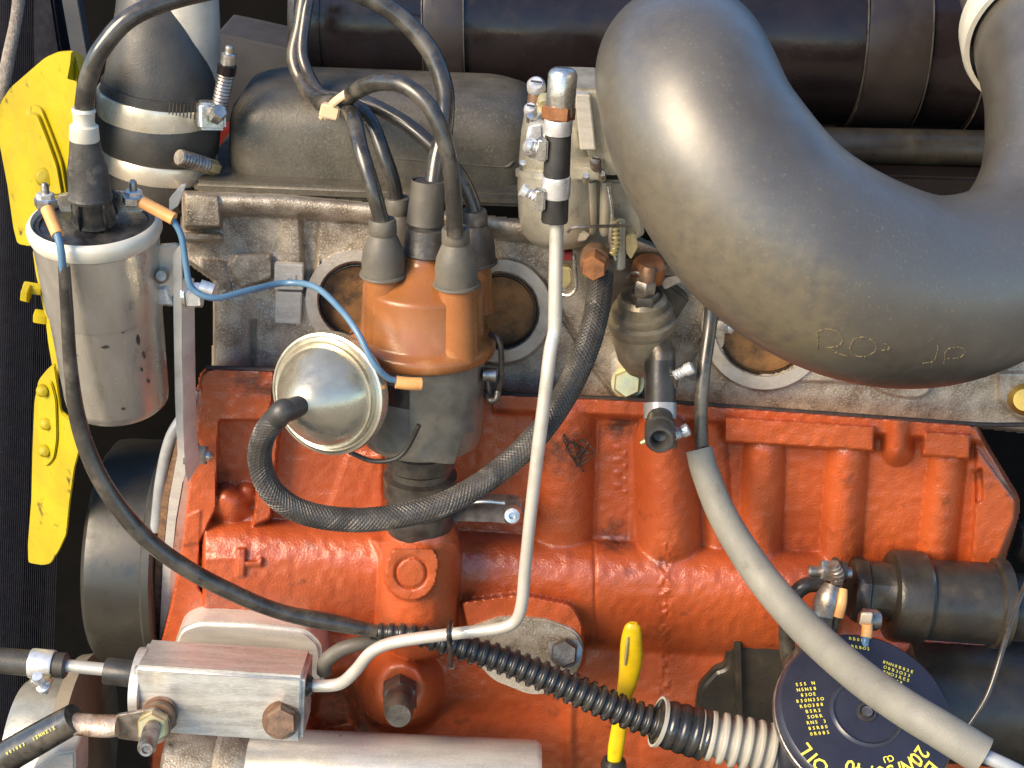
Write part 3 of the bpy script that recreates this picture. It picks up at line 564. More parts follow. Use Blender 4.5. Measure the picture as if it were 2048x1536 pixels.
mk('head', hexa((326, 584, -.064), (348, 584, -.066), 31), 'white_metal', cbolt)
mk('washer', lat((368, 588, -.064), (375, 588, -.064), [(0, 30), (1, 30)], 24), 'zinc', cbolt)
mk('nut', hexa((376, 590, -.064), (404, 590, -.064), 27), 'white_metal', cbolt)
mk('shank', lat((400, 572, -.064), (430, 582, -.064), [(0, 14), (.9, 14), (1, 9)], 18), 'white_metal', cbolt)
lb = thing('hex_bolt', (400, 930, -.04), 'zinc stud with nut and washers at the foot of the coil bracket', 'bolt', 'bright bolts')
mk('washer', lat((372, 906, -.05), (386, 908, -.05), [(0, 26), (1, 26)], 24), 'zinc', lb)
mk('seal_washer', lat((385, 908, -.05), (394, 909, -.05), [(0, 24), (1, 24)], 24), 'rubber', lb)
mk('nut', hexa((393, 909, -.05), (414, 911, -.05), 21), 'steel', lb)
mk('tip', lat((413, 911, -.05), (428, 913, -.05), [(0, 13), (.5, 12), (1, 4)], 16), 'zinc', lb)

# ------------------------------------------------------------------ distributor
DB, DT = (838, 1080, -.056), (848, 500, -.046)      # the drive axis
dist = thing('distributor', (838, 1080, -.056), 'black distributor with brown bakelite cap in the middle of the engine', 'distributor')
def DL(v):   # a point of the axis at picture row v
    f = (1080-v)/(1080-500); return (DB[0]+(DT[0]-DB[0])*f, v, DB[2]+(DT[2]-DB[2])*f)
def dl(v0, v1, prof, n=64, **k):
    return lat(DL(v0), DL(v1), prof, n, **k)
mk('shaft_housing', dl(1055, 868, [(0, 66), (.1, 70), (.22, 70), (.23, 60), (.33, 60), (.36, 72), (.58, 74), (.60, 62), (.66, 61), (.70, 70), (.84, 68), (.88, 58), (1, 60)]), 'dark_steel', dist)
mk('body', dl(878, 666, [(0, 70), (.01, 100), (.03, 118), (.08, 123), (.3, 124), (.94, 124), (1, 121)]), 'dist_body', dist)
def wrap(v0, v1, a0, a1, r, n=26, cut=None):     # a curved sheet standing off the body
    A, B = P(*DL(v0)), P(*DL(v1)); ax = unit(B-A); s = mpp(*DL((v0+v1)/2)); right = unit(Vector((1, 0, 0)) - ax*ax.x); fwd = ax.cross(right)*-1
    if fwd.y > 0: fwd = -fwd
    Vv, F = [], []; m = 8
    for L in (0, 1):
        for i in range(n+1):
            a = math.radians(a0+(a1-a0)*i/n); q0 = cut(i/n) if cut else (0, 1)
            for j in range(m+1):
                f = q0[0]+(q0[1]-q0[0])*j/m; Vv.append(A + (B-A)*f + (right*math.sin(a)+fwd*math.cos(a))*s*(r-3*L))
    o = (n+1)*(m+1)
    for i in range(n):
        for j in range(m):
            q = (i*(m+1)+j, (i+1)*(m+1)+j, (i+1)*(m+1)+j+1, i*(m+1)+j+1); F.append(q); F.append(tuple(x+o for x in q[::-1]))
    for i in range(n):
        for j in (0, m): F.append((i*(m+1)+j, (i+1)*(m+1)+j, (i+1)*(m+1)+j+o, i*(m+1)+j+o))
    for i in (0, n):
        for j in range(m): F.append((i*(m+1)+j, i*(m+1)+j+1, i*(m+1)+j+1+o, i*(m+1)+j+o))
    return Vv, F
mk('splash_shield', wrap(888, 690, -6, 60, 130, cut=lambda t: (.16*(1-t)+(.30 if t > .62 else 0)*min(1, (t-.62)*9 if t > .62 else 0), 1)), 'insul', dist)
mk('side_tab', wrap(862, 700, -62, -2, 127, cut=lambda t: (0.02+.14*abs(t-.6), .60+.0*t)), 'insul', dist)
mk('ground_strap', tube([(700, 905, -.085), (745, 922, -.098), (790, 918, -.102), (815, 895, -.102), (838, 850, -.103)], 5, 10), 'rubber', dist)
cap = mk('cap', dl(697, 493, [(0, 120), (.0, 141), (.03, 149), (.11, 150), (.14, 145), (.15, 130), (.18, 125), (.60, 121), (.625, 120), (.645, 116), (.655, 110), (.80, 64), (.86, 46), (.90, 41), (1.06, 38)]), 'bakelite', dist, sharp=50)
TOW = [('front left', 767, 548, -.060, 41), ('front right', 913, 566, -.068, 42), ('rear left', 797, 500, -.018, 40), ('rear right', 946, 520, -.024, 40)]
for nm, u, v, y, r in TOW:
    mk('tower', lat((u+2, 715 if y < -.04 else 620, y-.004), (u, v-40, y), [(0, r+2), (.12, r), (.4, r-2), (.75, r-5), (1, r-8)], 36), 'bakelite', cap)
for sgn, u0 in ((1, 986), (-1, 705)):
    pts = [(u0-6*sgn, 668, -.05), (u0+8*sgn, 676, -.055), (u0+16*sgn, 700, -.058), (u0+16*sgn, 750, -.058), (u0+10*sgn, 785, -.058), (u0-2*sgn, 796, -.058), (u0-8*sgn, 780, -.058), (u0-12*sgn, 745, -.056)]
    mk('spring_clip', tube(pts, 6, 10), 'dark_steel', dist)
mk('clip_pivot', lat((966, 748, -.06), (992, 750, -.06), [(0, 14), (1, 14)], 18), 'steel', dist)
mk('clip_hook', tube([(972, 790, -.06), (980, 800, -.064), (992, 798, -.064), (996, 782, -.062)], 7, 10), 'dark_steel', dist)
mk('condenser_window', wrap(790, 728, -30, -2, 125.5), 'plastic', dist)
# vacuum advance capsule
VA, VB = P(690, 776, -.080), P(604, 812, -.124); vs = mpp(657, 785, -.1)
va = thing('vacuum_advance', (657, 900, -.1), 'round dull silver vacuum advance capsule on the side of the distributor', 'vacuum capsule')
dax = unit(VB-VA)
prof = [(-.006, 0), (-.006, 116), (-.001, 124), (.002, 124), (.004, 121), (.005, 116), (.0045, 111), (.0085, 108), (.0080, 102), (.0115, 98), (.019, 82), (.025, 60), (.031, 40), (.033, 26), (.0345, 16), (.036, 15), (.036, 0)]
VC = P(660, 786, -.096)
mk('diaphragm_shell', rev(VC, VC+dax, [(a, r*vs) for a, r in prof], 64), 'capsule', va, sharp=30)
mk('crimped_edge', rev(VC, VC+dax, [(a, r*vs) for a, r in ((-.004, 120), (-.003, 126), (.001, 127), (.004, 125), (.0045, 120))], 64, cap=False), 'capsule', va)
mk('link_arm', tube([(700, 790, -.085), (760, 800, -.075), (800, 810, -.07)], 24, 16), 'dark_steel', va)
# clamp plate at the foot
cl = thing('distributor_clamp', (970, 1050, -.05), 'flat metal hold down clamp at the foot of the distributor', 'clamp')
mk('plate', slab(rpoly([(890, 1010), (985, 1000), (1040, 1004), (1048, 1030), (1036, 1052), (985, 1046), (900, 1044)], 10), lambda u, v: -.055-.0003*(v-1025), .008, .001), 'steel', cl)
mk('screw', lat((1026, 1028, -.058), (1024, 1032, -.072), [(0, 20), (.6, 20), (.9, 15), (.92, 7), (.7, 5), (.7, 0)], 24), 'zinc', cl)
mk('pinch_rim', tube([(905, 1013, -.058), (960, 1003, -.062), (1010, 1006, -.062)], 4, 8), 'zinc', cl)

# ------------------------------------------------------------------ ignition leads
def boot(par, u, v0, v1, y, r, m='boot'):
    L = v0-v1; return mk('boot', lat((u, v0, y), (u-2, v1, y), [(0, r*1.07), (.015, r*1.13), (.05, r*1.10), (.06, r*1.02), (.3, r), (.48, r*.93), (.66, r*.72), (.74, r*.62), (.76, r*.66), (.96, r*.64), (1, r*.58), (1, r*.3)], 40), m, par)
def lead(pts, r, label, name='ignition_lead', g='spark plug leads'):
    t = thing(name, pts[-1], label, 'ignition lead', g); mk('cable', tube(pts, r, 18, 14), 'cable', t); return t
l1 = lead([(640, 205, .02), (680, 205, 0), (715, 180, -.03), (760, 165, -.05), (810, 172, -.062), (860, 215, -.070), (890, 285, -.074), (905, 365, -.075), (910, 470, -.073)], 17, 'spark plug lead looping highest into the front right distributor tower')
boot(l1, 913, 570, 455, -.068, 43)
l2 = lead([(650, 205, .022), (690, 215, -.005), (708, 240, -.03), (722, 300, -.05), (745, 375, -.06), (765, 450, -.062)], 16, 'spark plug lead dropping into the front left distributor tower')
boot(l2, 767, 550, 438, -.060, 43)
l3 = lead([(660, 200, .024), (715, 215, .01), (745, 250, -.005), (768, 310, -.015), (785, 360, -.018), (796, 415, -.018)], 15, 'spark plug lead running down to the rear left distributor tower')
boot(l3, 797, 510, 395, -.018, 40)
l4 = lead([(665, 196, .026), (725, 203, .015), (800, 240, .0), (860, 288, -.01), (915, 345, -.018), (945, 405, -.022), (950, 440, -.024)], 15, 'spark plug lead crossing behind the others to the rear right tower')
boot(l4, 950, 525, 420, -.024, 41, 'boot_dark')
kl = lead([(168, 222, -.088), (176, 160, -.09), (205, 95, -.09), (270, 30, -.085), (390, -12, -.07), (560, -38, -.04), (690, -22, -.01), (785, 24, -.005), (855, 95, -.01), (888, 175, -.018), (888, 255, -.026), (874, 320, -.034), (866, 375, -.042)], 19, 'long coil lead arching over the top into the centre distributor tower', g='coil lead')
mk('boot', lat((852, 506, -.046), (858, 362, -.044), [(0, 48), (.02, 50), (.05, 46), (.28, 43), (.36, 40), (.38, 34), (.5, 33), (.95, 32), (1, 28), (1, 12)], 36), 'boot_dark', kl)
mk('torn_sleeve', lat((850, 446, -.046), (856, 360, -.044), [(0, 38), (.1, 37), (.9, 33.5), (1, 33), (.98, 30)], 30, cap=False), 'boot', kl)
mk('coil_boot', lat((181, 400, -.086), (168, 268, -.088), [(0, 36), (.02, 44), (.06, 45), (.1, 42), (.45, 40), (.7, 33), (.9, 29), (1, 27)], 36), 'boot_dark', kl)
mk('ferrule', lat((169, 280, -.088), (167, 216, -.088), [(0, 29), (.05, 30), (.45, 28), (.5, 22), (.62, 21), (.85, 22), (.9, 24), (1, 22)], 30), 'cream', kl)
# bundle beyond the tie
mk('upper_cable', tube([(668, 206, .018), (630, 196, .03), (605, 165, .05), (588, 115, .06), (600, 50, .07), (612, -30, .08)], 15, 16), 'cable', l3)
mk('upper_cable', tube([(668, 196, .024), (640, 184, .035), (618, 150, .05), (604, 105, .06), (610, 40, .07), (622, -30, .08)], 12, 14), 'cable', l4)
ct = thing('cable_tie', (662, 230, .005), 'cream cable tie bunching the spark plug leads', 'cable tie')
mk('loop', tube([(650, 232, .012), (664, 208, -.012), (690, 188, -.022), (704, 180, -.01), (698, 196, .03), (668, 222, .035)], 5, 8, flat=1.8), 'tie', ct)
mk('lock', block(P(660, 222, -.012), (.0055, 0, -.001), (0, .003, 0), (.001, 0, .004), .001), 'tie', ct)
mk('tail', tube([(646, 232, -.012), (640, 238, -.013)], 5, 8, 3), 'tie', ct)

# ------------------------------------------------------------------ small wires
def ringterm(par, a, b, r): mk('sleeve', tube([a, [(a[i]+b[i])/2 for i in range(3)], b], r, 16, 5), 'orange_sleeve', par)
w1 = thing('blue_wire', (850, 770, -.1), 'thin blue wire from the right coil terminal to the distributor body', 'wire')
mk('wire', tube([(340, 432, -.080), (362, 470, -.082), (372, 530, -.085), (384, 576, -.087), (430, 596, -.085), (500, 580, -.07), (570, 566, -.055), (630, 574, -.065), (680, 618, -.085), (715, 665, -.10), (745, 722, -.108), (775, 755, -.106), (800, 762, -.103)], 6.6, 14), 'blue', w1)
ringterm(w1, (284, 404, -.076), (348, 438, -.081), 13)
mk('spade_sleeve', tube([(792, 764, -.104), (815, 767, -.103), (842, 768, -.101)], 13, 16, 5), 'orange_sleeve', w1)
w2 = thing('coil_supply_wire', (740, 1256, -.08), 'black sheathed wire hanging from the left coil terminal across the engine', 'wire')
ringterm(w2, (94, 418, -.098), (116, 470, -.11), 13)
mk('blue_end', tube([(114, 466, -.11), (122, 500, -.113), (126, 545, -.113)], 8, 12, 6), 'blue', w2)
mk('sheath', tube([(128, 530, -.112), (134, 620, -.112), (142, 740, -.112), (160, 855, -.112), (205, 965, -.115), (280, 1065, -.115), (370, 1135, -.112), (480, 1192, -.105), (570, 1226, -.098), (660, 1244, -.092), (752, 1262, -.086)], [12, 13, 14, 17, 18, 18, 18, 17, 16, 18, 13], 16, 12), 'cable', w2)

# ------------------------------------------------------------------ braided hose, white pipe
bh = thing('braided_hose', (700, 1045, -.13), 'thick black braided hose curling in front of the distributor', 'hose')
hp = [(568, 820, -.140), (530, 866, -.137), (520, 925, -.134), (546, 985, -.134), (610, 1026, -.134), (710, 1040, -.134), (810, 1030, -.130), (900, 1003, -.124), (990, 948, -.112), (1070, 876, -.098), (1130, 790, -.082), (1172, 700, -.066), (1194, 620, -.05), (1202, 545, -.035)]
mk('sleeve', tube([VC+dax*.031, VC+dax*.044, (566, 822, -.140), (552, 838, -.139)], [20, 23, 24.5, 24.5], 24, 8), 'rubber', bh)
mk('braid', tube(hp, [22, 22, 23, 23, 23, 23, 23, 23, 23, 23, 24, 24, 24, 24], 28, 16), 'hose', bh)
sp = path(hp, 60); d = arclen(sp); Lh = d[-1]; nstr = []
tt = np.linspace(0, Lh, 560); C = np.stack([np.interp(tt, d, sp[:, k]) for k in range(3)], 1); Tn = np.gradient(C, axis=0); Tn /= np.linalg.norm(Tn, axis=1)[:, None]
a = np.array(frame(Tn[0])[0]); Aa = []
for t in Tn: a = a - t*np.dot(a, t); a /= np.linalg.norm(a); Aa.append(a.copy())
Aa = np.array(Aa); Bb = np.cross(Tn, Aa); rr = np.array([mpp(*hp[0])*22]*3)
rad_ = np.interp(tt, np.linspace(0, Lh, len(hp)), [r*mpp(*p) for p, r in zip(hp, [22, 22, 23, 23, 23, 23, 23, 23, 23, 23, 24, 24, 24, 24])])
for hand in (1, -1):
    for k in range(15):
        th = hand*(tt/Lh*2*np.pi*10) + 2*np.pi*k/15; wv = 1.0+.018*np.sin(tt/Lh*2*np.pi*10*15 + (0 if hand > 0 else np.pi))
        Q = C + (Aa*np.cos(th)[:, None] + Bb*np.sin(th)[:, None])*(rad_*wv)[:, None]
        nstr.append(sweep(Q, np.full(len(tt), .00055), 4, flat=1.0))
mk('braid_strands', join(*nstr), 'boot_dark', bh, kind='stuff')

wp = thing('fuel_pipe', (840, 1290, -.11), 'long pale metal fuel pipe bent from the carburettor down to the machined block', 'pipe')
mk('pipe', tube([(1116, 400, -.082), (1113, 470, -.084), (1111, 560, -.088), (1110, 648, -.092), (1107, 672, -.094), (1100, 706, -.098), (1090, 790, -.103), (1075, 910, -.108), (1060, 1040, -.112), (1050, 1140, -.114), (1044, 1205, -.115), (1032, 1240, -.115), (1000, 1256, -.114), (920, 1266, -.112), (840, 1276, -.11), (780, 1287, -.108), (742, 1305, -.106), (712, 1340, -.104), (686, 1364, -.102), (660, 1371, -.10), (615, 1371, -.10)], [14]*4+[13.5]*4+[12.5]*13, 22, 10), 'pale_pipe', wp)
mk('end_ferrule', lat((604, 1371, -.10), (626, 1371, -.10), [(0, 22), (.7, 22), (1, 16)], 20), 'plastic', wp)
zt = thing('cable_tie', (903, 1300, -.11), 'small black cable tie strapping the pale pipe to the ribbed conduit', 'cable tie')
mk('strap', tube([(901, 1248, -.118), (898, 1266, -.129), (900, 1290, -.125), (902, 1312, -.11), (902, 1330, -.09)], 6, 8, flat=1.5), 'plastic', zt)
mk('lock', block(P(904, 1328, -.092), (.0018, 0, 0), (0, .002, 0), (0, 0, .003), .0006), 'steel', zt)
# top end: union, rubber hose, two clamps
fu = thing('fuel_union', (1125, 240, -.08), 'bright metal fuel union with an orange ring above the rubber sleeve', 'union')
mk('cap', lat((1119, 232, -.078), (1127, 136, -.076), [(0, 28), (.03, 29.5), (.86, 29.5), (.95, 26), (1, 18), (1, 0)], 36), 'zinc', fu)
mk('ring', hexa((1116, 240, -.079), (1118, 212, -.078), 34), 'copper', fu)
fs = thing('fuel_sleeve', (1113, 450, -.083), 'short black rubber sleeve joining the pale fuel pipe to its union', 'hose')
mk('sleeve', lat((1109, 444, -.084), (1118, 236, -.079), [(0, 17), (0, 26), (.02, 27.5), (.2, 27), (.9, 26), (1, 26)], 36), 'rubber', fs)
def small_clamp(u, v, y, r, h, screw, label):
    c = thing('hose_clamp', (u, v+h/2, y), label, 'hose clamp', 'small plated clamps')
    mk('band', lat((u-.8, v+h/2, y), (u+.8, v-h/2, y), [(0, r-2), (0, r+1), (.1, r+2), (.9, r+2), (1, r+1), (1, r-2)], 36, cap=False), 'white_metal', c)
    (su, sv, sy), (eu, ev, ey) = screw
    mk('screw', lat((su, sv, sy), (eu, ev, ey), [(f, 8+3*(k % 2)) for k, f in enumerate(np.linspace(0, .75, 10))]+[(.76, 14), (.97, 14), (1, 10)], 16), 'white_metal', c)
    mk('lug', block(P(su+(eu-su)*.15, sv+(ev-sv)*.15, sy), (.003, 0, 0), (0, .003, 0), (0, 0, .006), .001), 'zinc', c); return c
small_clamp(1116, 252, -.080, 27, 30, ((1090, 300, -.085), (1052, 290, -.085)), 'bright plated clamp just under the orange union ring')
small_clamp(1112, 372, -.083, 27.5, 42, ((1086, 402, -.088), (1042, 378, -.088)), 'bright plated clamp at the lower end of the fuel sleeve')

# ------------------------------------------------------------------ carburettor
cb = thing('carburettor', (1130, 480, 0), 'tan grey carburettor body half hidden by the big duct', 'carburettor')
cy = -.012
mk('upper_body', lat((1120, 342, cy+.01), (1128, 190, cy+.02), [(0, 80), (.1, 84), (.5, 82), (.8, 76), (.95, 66), (1, 40), (1, 0)], 44), 'carb', cb)
mk('float_bowl', lat((1118, 492, cy), (1120, 344, cy+.006), [(0, 34), (.05, 56), (.18, 74), (.4, 82), (.8, 84), (1, 84)], 44), 'carb', cb)
mk('joint_flange', lat((1120, 352, cy+.008), (1120, 336, cy+.009), [(0, 84), (.1, 89), (.9, 89), (1, 84)], 44), 'carb', cb)
mk('side_body', slab(rpoly([(1128, 178), (1200, 180), (1260, 330), (1260, 352), (1140, 352), (1128, 300)], 8), -.018, .05, .004, 3), 'carb', cb)
mk('lower_body', slab(rpoly([(1140, 360), (1270, 362), (1290, 470), (1240, 500), (1150, 490)], 8), -.012, .05, .003), 'carb', cb)
mk('ledge', slab(rpoly([(1142, 334), (1206, 336), (1212, 352), (1212, 362), (1142, 360)], 4), -.040, .02, .0012), 'carb', cb)
for u0, r in ((1180, 13), (1210, 12), (1152, 9)):
    mk('rib_pillar', lat((u0, 470, -.022), (u0+2, 362, -.022), [(0, r*.7), (.08, r), (1, r)], 20), 'carb', cb)
mk('dashpot_plate', slab(rpoly([(1150, 188), (1180, 190), (1192, 300), (1160, 300)], 4), -.026, .006, .001), 'alu_clean', cb)
for (u, v, y, r) in ((1073, 168, -.01, 19), (1062, 216, -.02, 14), (1064, 290, -.045, 18), (1192, 322, -.045, 12)):
    s_ = mk('screw', lat((u, v+14, y+.004), (u-1, v-2, y-.003), [(0, r*.8), (.3, r), (.8, r*.98), (1, r*.7), (1, 0)], 24), 'white_metal' if r > 13 else 'steel', cb)
    mk('slot', tube([(u-r*.6, v-6, y-.005), (u+r*.6, v-3, y-.005)], 2.2, 6, 2), 'dark_steel', s_)
mk('screw_post', lat((1074, 205, -.008), (1074, 178, -.008), [(0, 20), (1, 17)], 24), 'rust_bolt', cb)
mk('lever_spring', tube([(1136, 463, -.05), (1146, 456, -.055), (1180, 453, -.055), (1220, 452, -.05), (1262, 450, -.045)], 3.4, 8), 'steel', cb)
mk('link_rod', lat((1238, 540, -.03), (1240, 440, -.028), [(0, 8), (.05, 13), (.9, 12), (1, 11)], 18), 'carb', cb)
mk('adjuster_arm', slab(rpoly([(1252, 470), (1272, 468), (1276, 495), (1262, 520), (1252, 505)], 5), -.03, .006, .001), 'gold', cb)
mk('throttle_spring', corrugated([(1228, 440, -.035), (1232, 480, -.035), (1226, 510, -.035)], [9, 10, 9], 9, .45, 12), 'gold', cb)
mk('base_flange', slab(rpoly([(1205, 520), (1260, 520), (1330, 560), (1380, 600), (1320, 690), (1270, 690), (1220, 640)], 8), -.006, .03, .002), 'dark_steel', cb)

for u, v, y in ((1046, 330, -.035), (1092, 352, -.052), (1172, 356, -.046), (1204, 352, -.042), (1060, 236, -.03)):
    mk('screw', hexa((u, v+6, y+.004), (u, v-5, y-.001), 8), 'zinc', cb)
mk('bracket_arm', slab(rpoly([(1140, 470), (1166, 462), (1180, 470), (1172, 482), (1146, 486)], 4), -.03, .006, .001), 'carb', cb)
mk('throttle_rod', tube([(1216, 372, -.034), (1224, 430, -.036), (1220, 480, -.036), (1230, 520, -.034)], 4, 10), 'zinc', cb)
mk('vent_boss', lat((1090, 214, -.03), (1092, 196, -.022), [(0, 15), (.3, 18), (.8, 17), (1, 10)], 24), 'gold', cb)
mk('cover_plate', slab(rpoly([(1058, 250), (1086, 246), (1088, 318), (1060, 322), (1048, 300)], 7), -.036, .008, .0015), 'white_metal', cb)
mk('cable_clip', tube([(1256, 556, -.02), (1266, 546, -.024), (1280, 548, -.026), (1284, 560, -.024)], 4, 8), 'zinc', cb)
mk('lever', slab(rpoly([(1318, 560), (1372, 548), (1380, 556), (1330, 580)], 4), -.022, .004, .0008), 'steel', cb)

# banjo bolt and other fittings below the carburettor
bj = thing('banjo_bolt', (1190, 560, -.04), 'copper brown banjo bolt at the end of the braided hose', 'bolt')
mk('washer', lat((1190, 512, -.030), (1189, 524, -.042), [(0, 29), (1, 29)], 30), 'rust_bolt', bj)
mk('head', hexa((1189, 522, -.040), (1187, 538, -.056), 27), 'copper', bj)
bp = thing('brass_clip', (1135, 590, -.02), 'small brass clip beside the pale pipe', 'clip')
mk('clip_body', slab(rpoly([(1120, 534), (1142, 536), (1146, 565), (1130, 580), (1118, 570)], 6), -.018, .006, .001), 'gold', bp)
mk('ring', tube([(1122, 588, -.02), (1140, 590, -.022), (1152, 574, -.022), (1150, 540, -.02), (1148, 510, -.018)], 4, 8), 'zinc', bp)
mk('red_seal', slab(rpoly([(1128, 506), (1146, 506), (1146, 522), (1128, 522)], 3), -.018, .006, .001), 'red', bp)
dv = thing('drain_valve', (1290, 720, -.03), 'stepped dark metal valve with a rusty bolt under the carburettor', 'valve')
mk('collar', lat((1283, 672, -.020), (1284, 590, -.024), [(0, 46), (.1, 60), (.3, 68), (.45, 68), (.5, 60), (.62, 62), (.7, 60), (.74, 50), (.9, 50), (1, 42)], 44), 'valve', dv)
mk('lower_cone', lat((1286, 738, -.020), (1284, 660, -.022), [(0, 34), (.3, 50), (.7, 58), (1, 60)], 36), 'valve', dv)
mk('nut', hexa((1286, 616, -.028), (1288, 584, -.030), 31), 'dark_steel', dv)
mk('nut', hexa((1288, 588, -.030), (1292, 560, -.030), 23, rot=.5), 'steel', dv)
mk('stud', lat((1292, 568, -.030), (1298, 532, -.030), [(0, 17), (.8, 16), (1, 12)], 20), 'rust_bolt', dv)
mk('rusty_cap', lat((1296, 556, -.016), (1300, 520, -.018), [(0, 34), (.2, 36), (.8, 34), (1, 26)], 28), 'copper', dv)
sh = thing('stub_hose', (1318, 895, -.05), 'short open black rubber stub hose hanging in front of the block', 'hose')
mk('elbow', tube([(1290, 690, -.026), (1318, 700, -.032), (1322, 740, -.038)], [28, 29, 30], 28, 10), 'dark_steel', sh)
mk('hose', lat((1321, 832, -.052), (1320, 722, -.036), [(0, 30), (.05, 31), (1, 31)], 36), 'rubber', sh)
mk('band', lat((1320, 838, -.053), (1320, 806, -.048), [(0, 31), (0, 33), (1, 33), (1, 31)], 36, cap=False), 'link', sh)
mk('end', lat((1320, 880, -.092), (1320, 836, -.056), [(0.25, 0), (.22, 13), (0.04, 16), (0, 20), (0, 26), (.06, 30), (.22, 31), (.25, 27), (.38, 27), (.42, 31), (.6, 31), (.64, 27), (1, 27)], 36, cap=False), 'rubber', sh)
for (a, b, c) in (((1348, 752, -.045), (1386, 734, -.046), 'plated clamp screw high on the side of the stub hose'), ((1346, 872, -.06), (1378, 858, -.06), 'plated clamp screw low on the side of the stub hose')):
    q = thing('clamp_screw', a, c, 'screw', 'stub hose screws'); mk('thread', lat(a, b, [(f, 9+2.5*(k % 2)) for k, f in enumerate(np.linspace(0, .6, 9))]+[(.62, 13), (.95, 13), (1, 10)], 18), 'white_metal', q)
    mk('bracket', block(P(a[0]-2, a[1]+8, a[2]), (.003, 0, 0), (0, .003, 0), (0, 0, .005), .001), 'dark_steel', q)
mk('clamp_tail', lat((1282, 886, -.06), (1302, 876, -.06), [(0, 5), (1, 7)], 12), 'gold', label='small brassy clamp tail at the left of the stub hose end', cat='screw')
mb = thing('flange_bolt', (1255, 790, -.01), 'yellowish plated hex bolt on a triangular lug under the carburettor', 'bolt')
mk('lug', slab(rpoly([(1222, 718), (1262, 712), (1290, 720), (1292, 780), (1268, 798), (1240, 794), (1224, 764)], 12), -.006, .02, .0015), 'alu_clean', mb)
mk('washer', lat((1256, 764, -.006), (1255, 766, -.010), [(0, 33), (1, 33)], 32), 'gold', mb)
mk('head', hexa((1256, 764, -.009), (1254, 768, -.020), 29), 'gold', mb)
mk('plated_pin', lat((1440, 650, -.006), (1466, 654, -.012), [(0, 10), (.4, 10), (.42, 14), (.9, 14), (1, 9)], 18), 'white_metal', label='small bright pin under the edge of the big duct', cat='pin')
mk('guide_stay', slab(rpoly([(1432, 640), (1452, 640), (1448, 690), (1430, 720), (1424, 716)], 4), -.002, .004, .0008), 'zinc', label='little bright stay beside the thin cable under the duct', cat='bracket')
mk('wire_nest', join(*[tube([(1100+40*random.random()+k*6, 850+30*random.random(), -.022), (1120+70*random.random(), 870+40*random.random(), -.030-.01*random.random()), (1140+50*random.random(), 890+50*random.random(), -.030), (1110+60*random.random(), 920+30*random.random(), -.026)], 1.3, 6, 8) for k in range(9)]), 'rubber', kind='stuff', label='tuft of thin black fibres stuck to the orange block', cat='debris')

# ------------------------------------------------------------------ big moulded duct
DU = [(1392, 190, .04), (1376, 158, -.01), (1366, 142, -.062), (1376, 178, -.108), (1424, 296, -.135), (1545, 455, -.15), (1710, 555, -.15), (1880, 582, -.135), (2040, 520, -.105), (2128, 385, -.075), (2148, 210, -.04), (2118, 60, .02), (2080, -60, .07)]
du = thing('intake_duct', (1700, 760, -.15), 'huge grey black moulded rubber intake duct bending across the upper right', 'duct')
duct = mk('moulding', tube(DU, [150, 160, 172, 182, 194, 206, 206, 190, 172, 168, 170, 168, 160], 72, 14), 'ducting', du)
mk('collar', lat((2108, 34, .03), (2120, 80, .01), [(0, 172), (0, 182), (.15, 186), (.85, 186), (1, 182), (1, 172)], 64, cap=False), 'cream', du)
def glyph(ch, size):
    cu = bpy.data.curves.new('t', 'FONT'); cu.body = ch; cu.size = size; cu.align_x = 'CENTER'; cu.align_y = 'CENTER'; cu.extrude = .00008; cu.offset = size*.012; cu.resolution_u = 2
    ob = bpy.data.objects.new('t', cu); COL.objects.link(ob); dg = bpy.context.evaluated_depsgraph_get(); me = bpy.data.meshes.new_from_object(ob.evaluated_get(dg))
    V = [tuple(v.co) for v in me.vertices]; F = [tuple(p.vertices) for p in me.polygons]; bpy.data.objects.remove(ob); bpy.data.curves.remove(cu); bpy.data.meshes.remove(me); return V, F

# ------------------------------------------------------------------ thin cable and foam sleeve
fc = thing('sleeved_cable', (1960, 1520, -.2), 'dark cable inside a long grey foam sleeve sweeping down the right', 'cable')
mk('cable', tube([(1424, 590, -.02), (1420, 650, -.026), (1408, 740, -.038), (1402, 820, -.046), (1404, 915, -.054)], 14, 18, 10), 'cable', fc)
FP = [(1398, 898, -.052), (1412, 950, -.060), (1450, 1040, -.075), (1520, 1150, -.10), (1610, 1255, -.135), (1710, 1345, -.175), (1800, 1410, -.205), (1890, 1465, -.225), (1966, 1512, -.235)]
mk('foam_sleeve', tube(FP, [27, 28, 30, 33, 35, 36.5, 38, 39, 40], 28, 14), 'foam', fc)
mk('cable_end', tube([(1960, 1508, -.235), (2010, 1530, -.24), (2090, 1570, -.245)], 15, 16, 8), 'link', fc)

# ------------------------------------------------------------------ ribbed conduits
rc = thing('ribbed_conduit', (1100, 1400, -.1), 'shiny black ribbed conduit crossing the lower middle', 'conduit')
mk('ribs', corrugated([(742, 1262, -.084), (820, 1268, -.086), (900, 1288, -.088), (1000, 1318, -.090), (1100, 1358, -.094), (1200, 1402, -.098), (1270, 1432, -.100), (1330, 1452, -.102)], [17, 20, 26, 30, 32, 33, 33, 33], 21, .22), 'plastic', rc, sharp=80)
jc = thing('conduit_joiner', (1370, 1490, -.105), 'black taped joiner between the black and pale ribbed conduits', 'joiner')
mk('sleeve', corrugated([(1318, 1444, -.106), (1360, 1456, -.107), (1408, 1470, -.108)], [48, 50, 52], 24, .05, 32), 'plastic', jc)
mk('collar', lat((1314, 1443, -.106), (1321, 1445, -.106), [(0, 46), (0, 51), (1, 51), (1, 46)], 36, cap=False), 'grey_conduit', jc)
gc = thing('ribbed_conduit', (1490, 1500, -.11), 'pale grey ribbed conduit running under the oil filter', 'conduit')
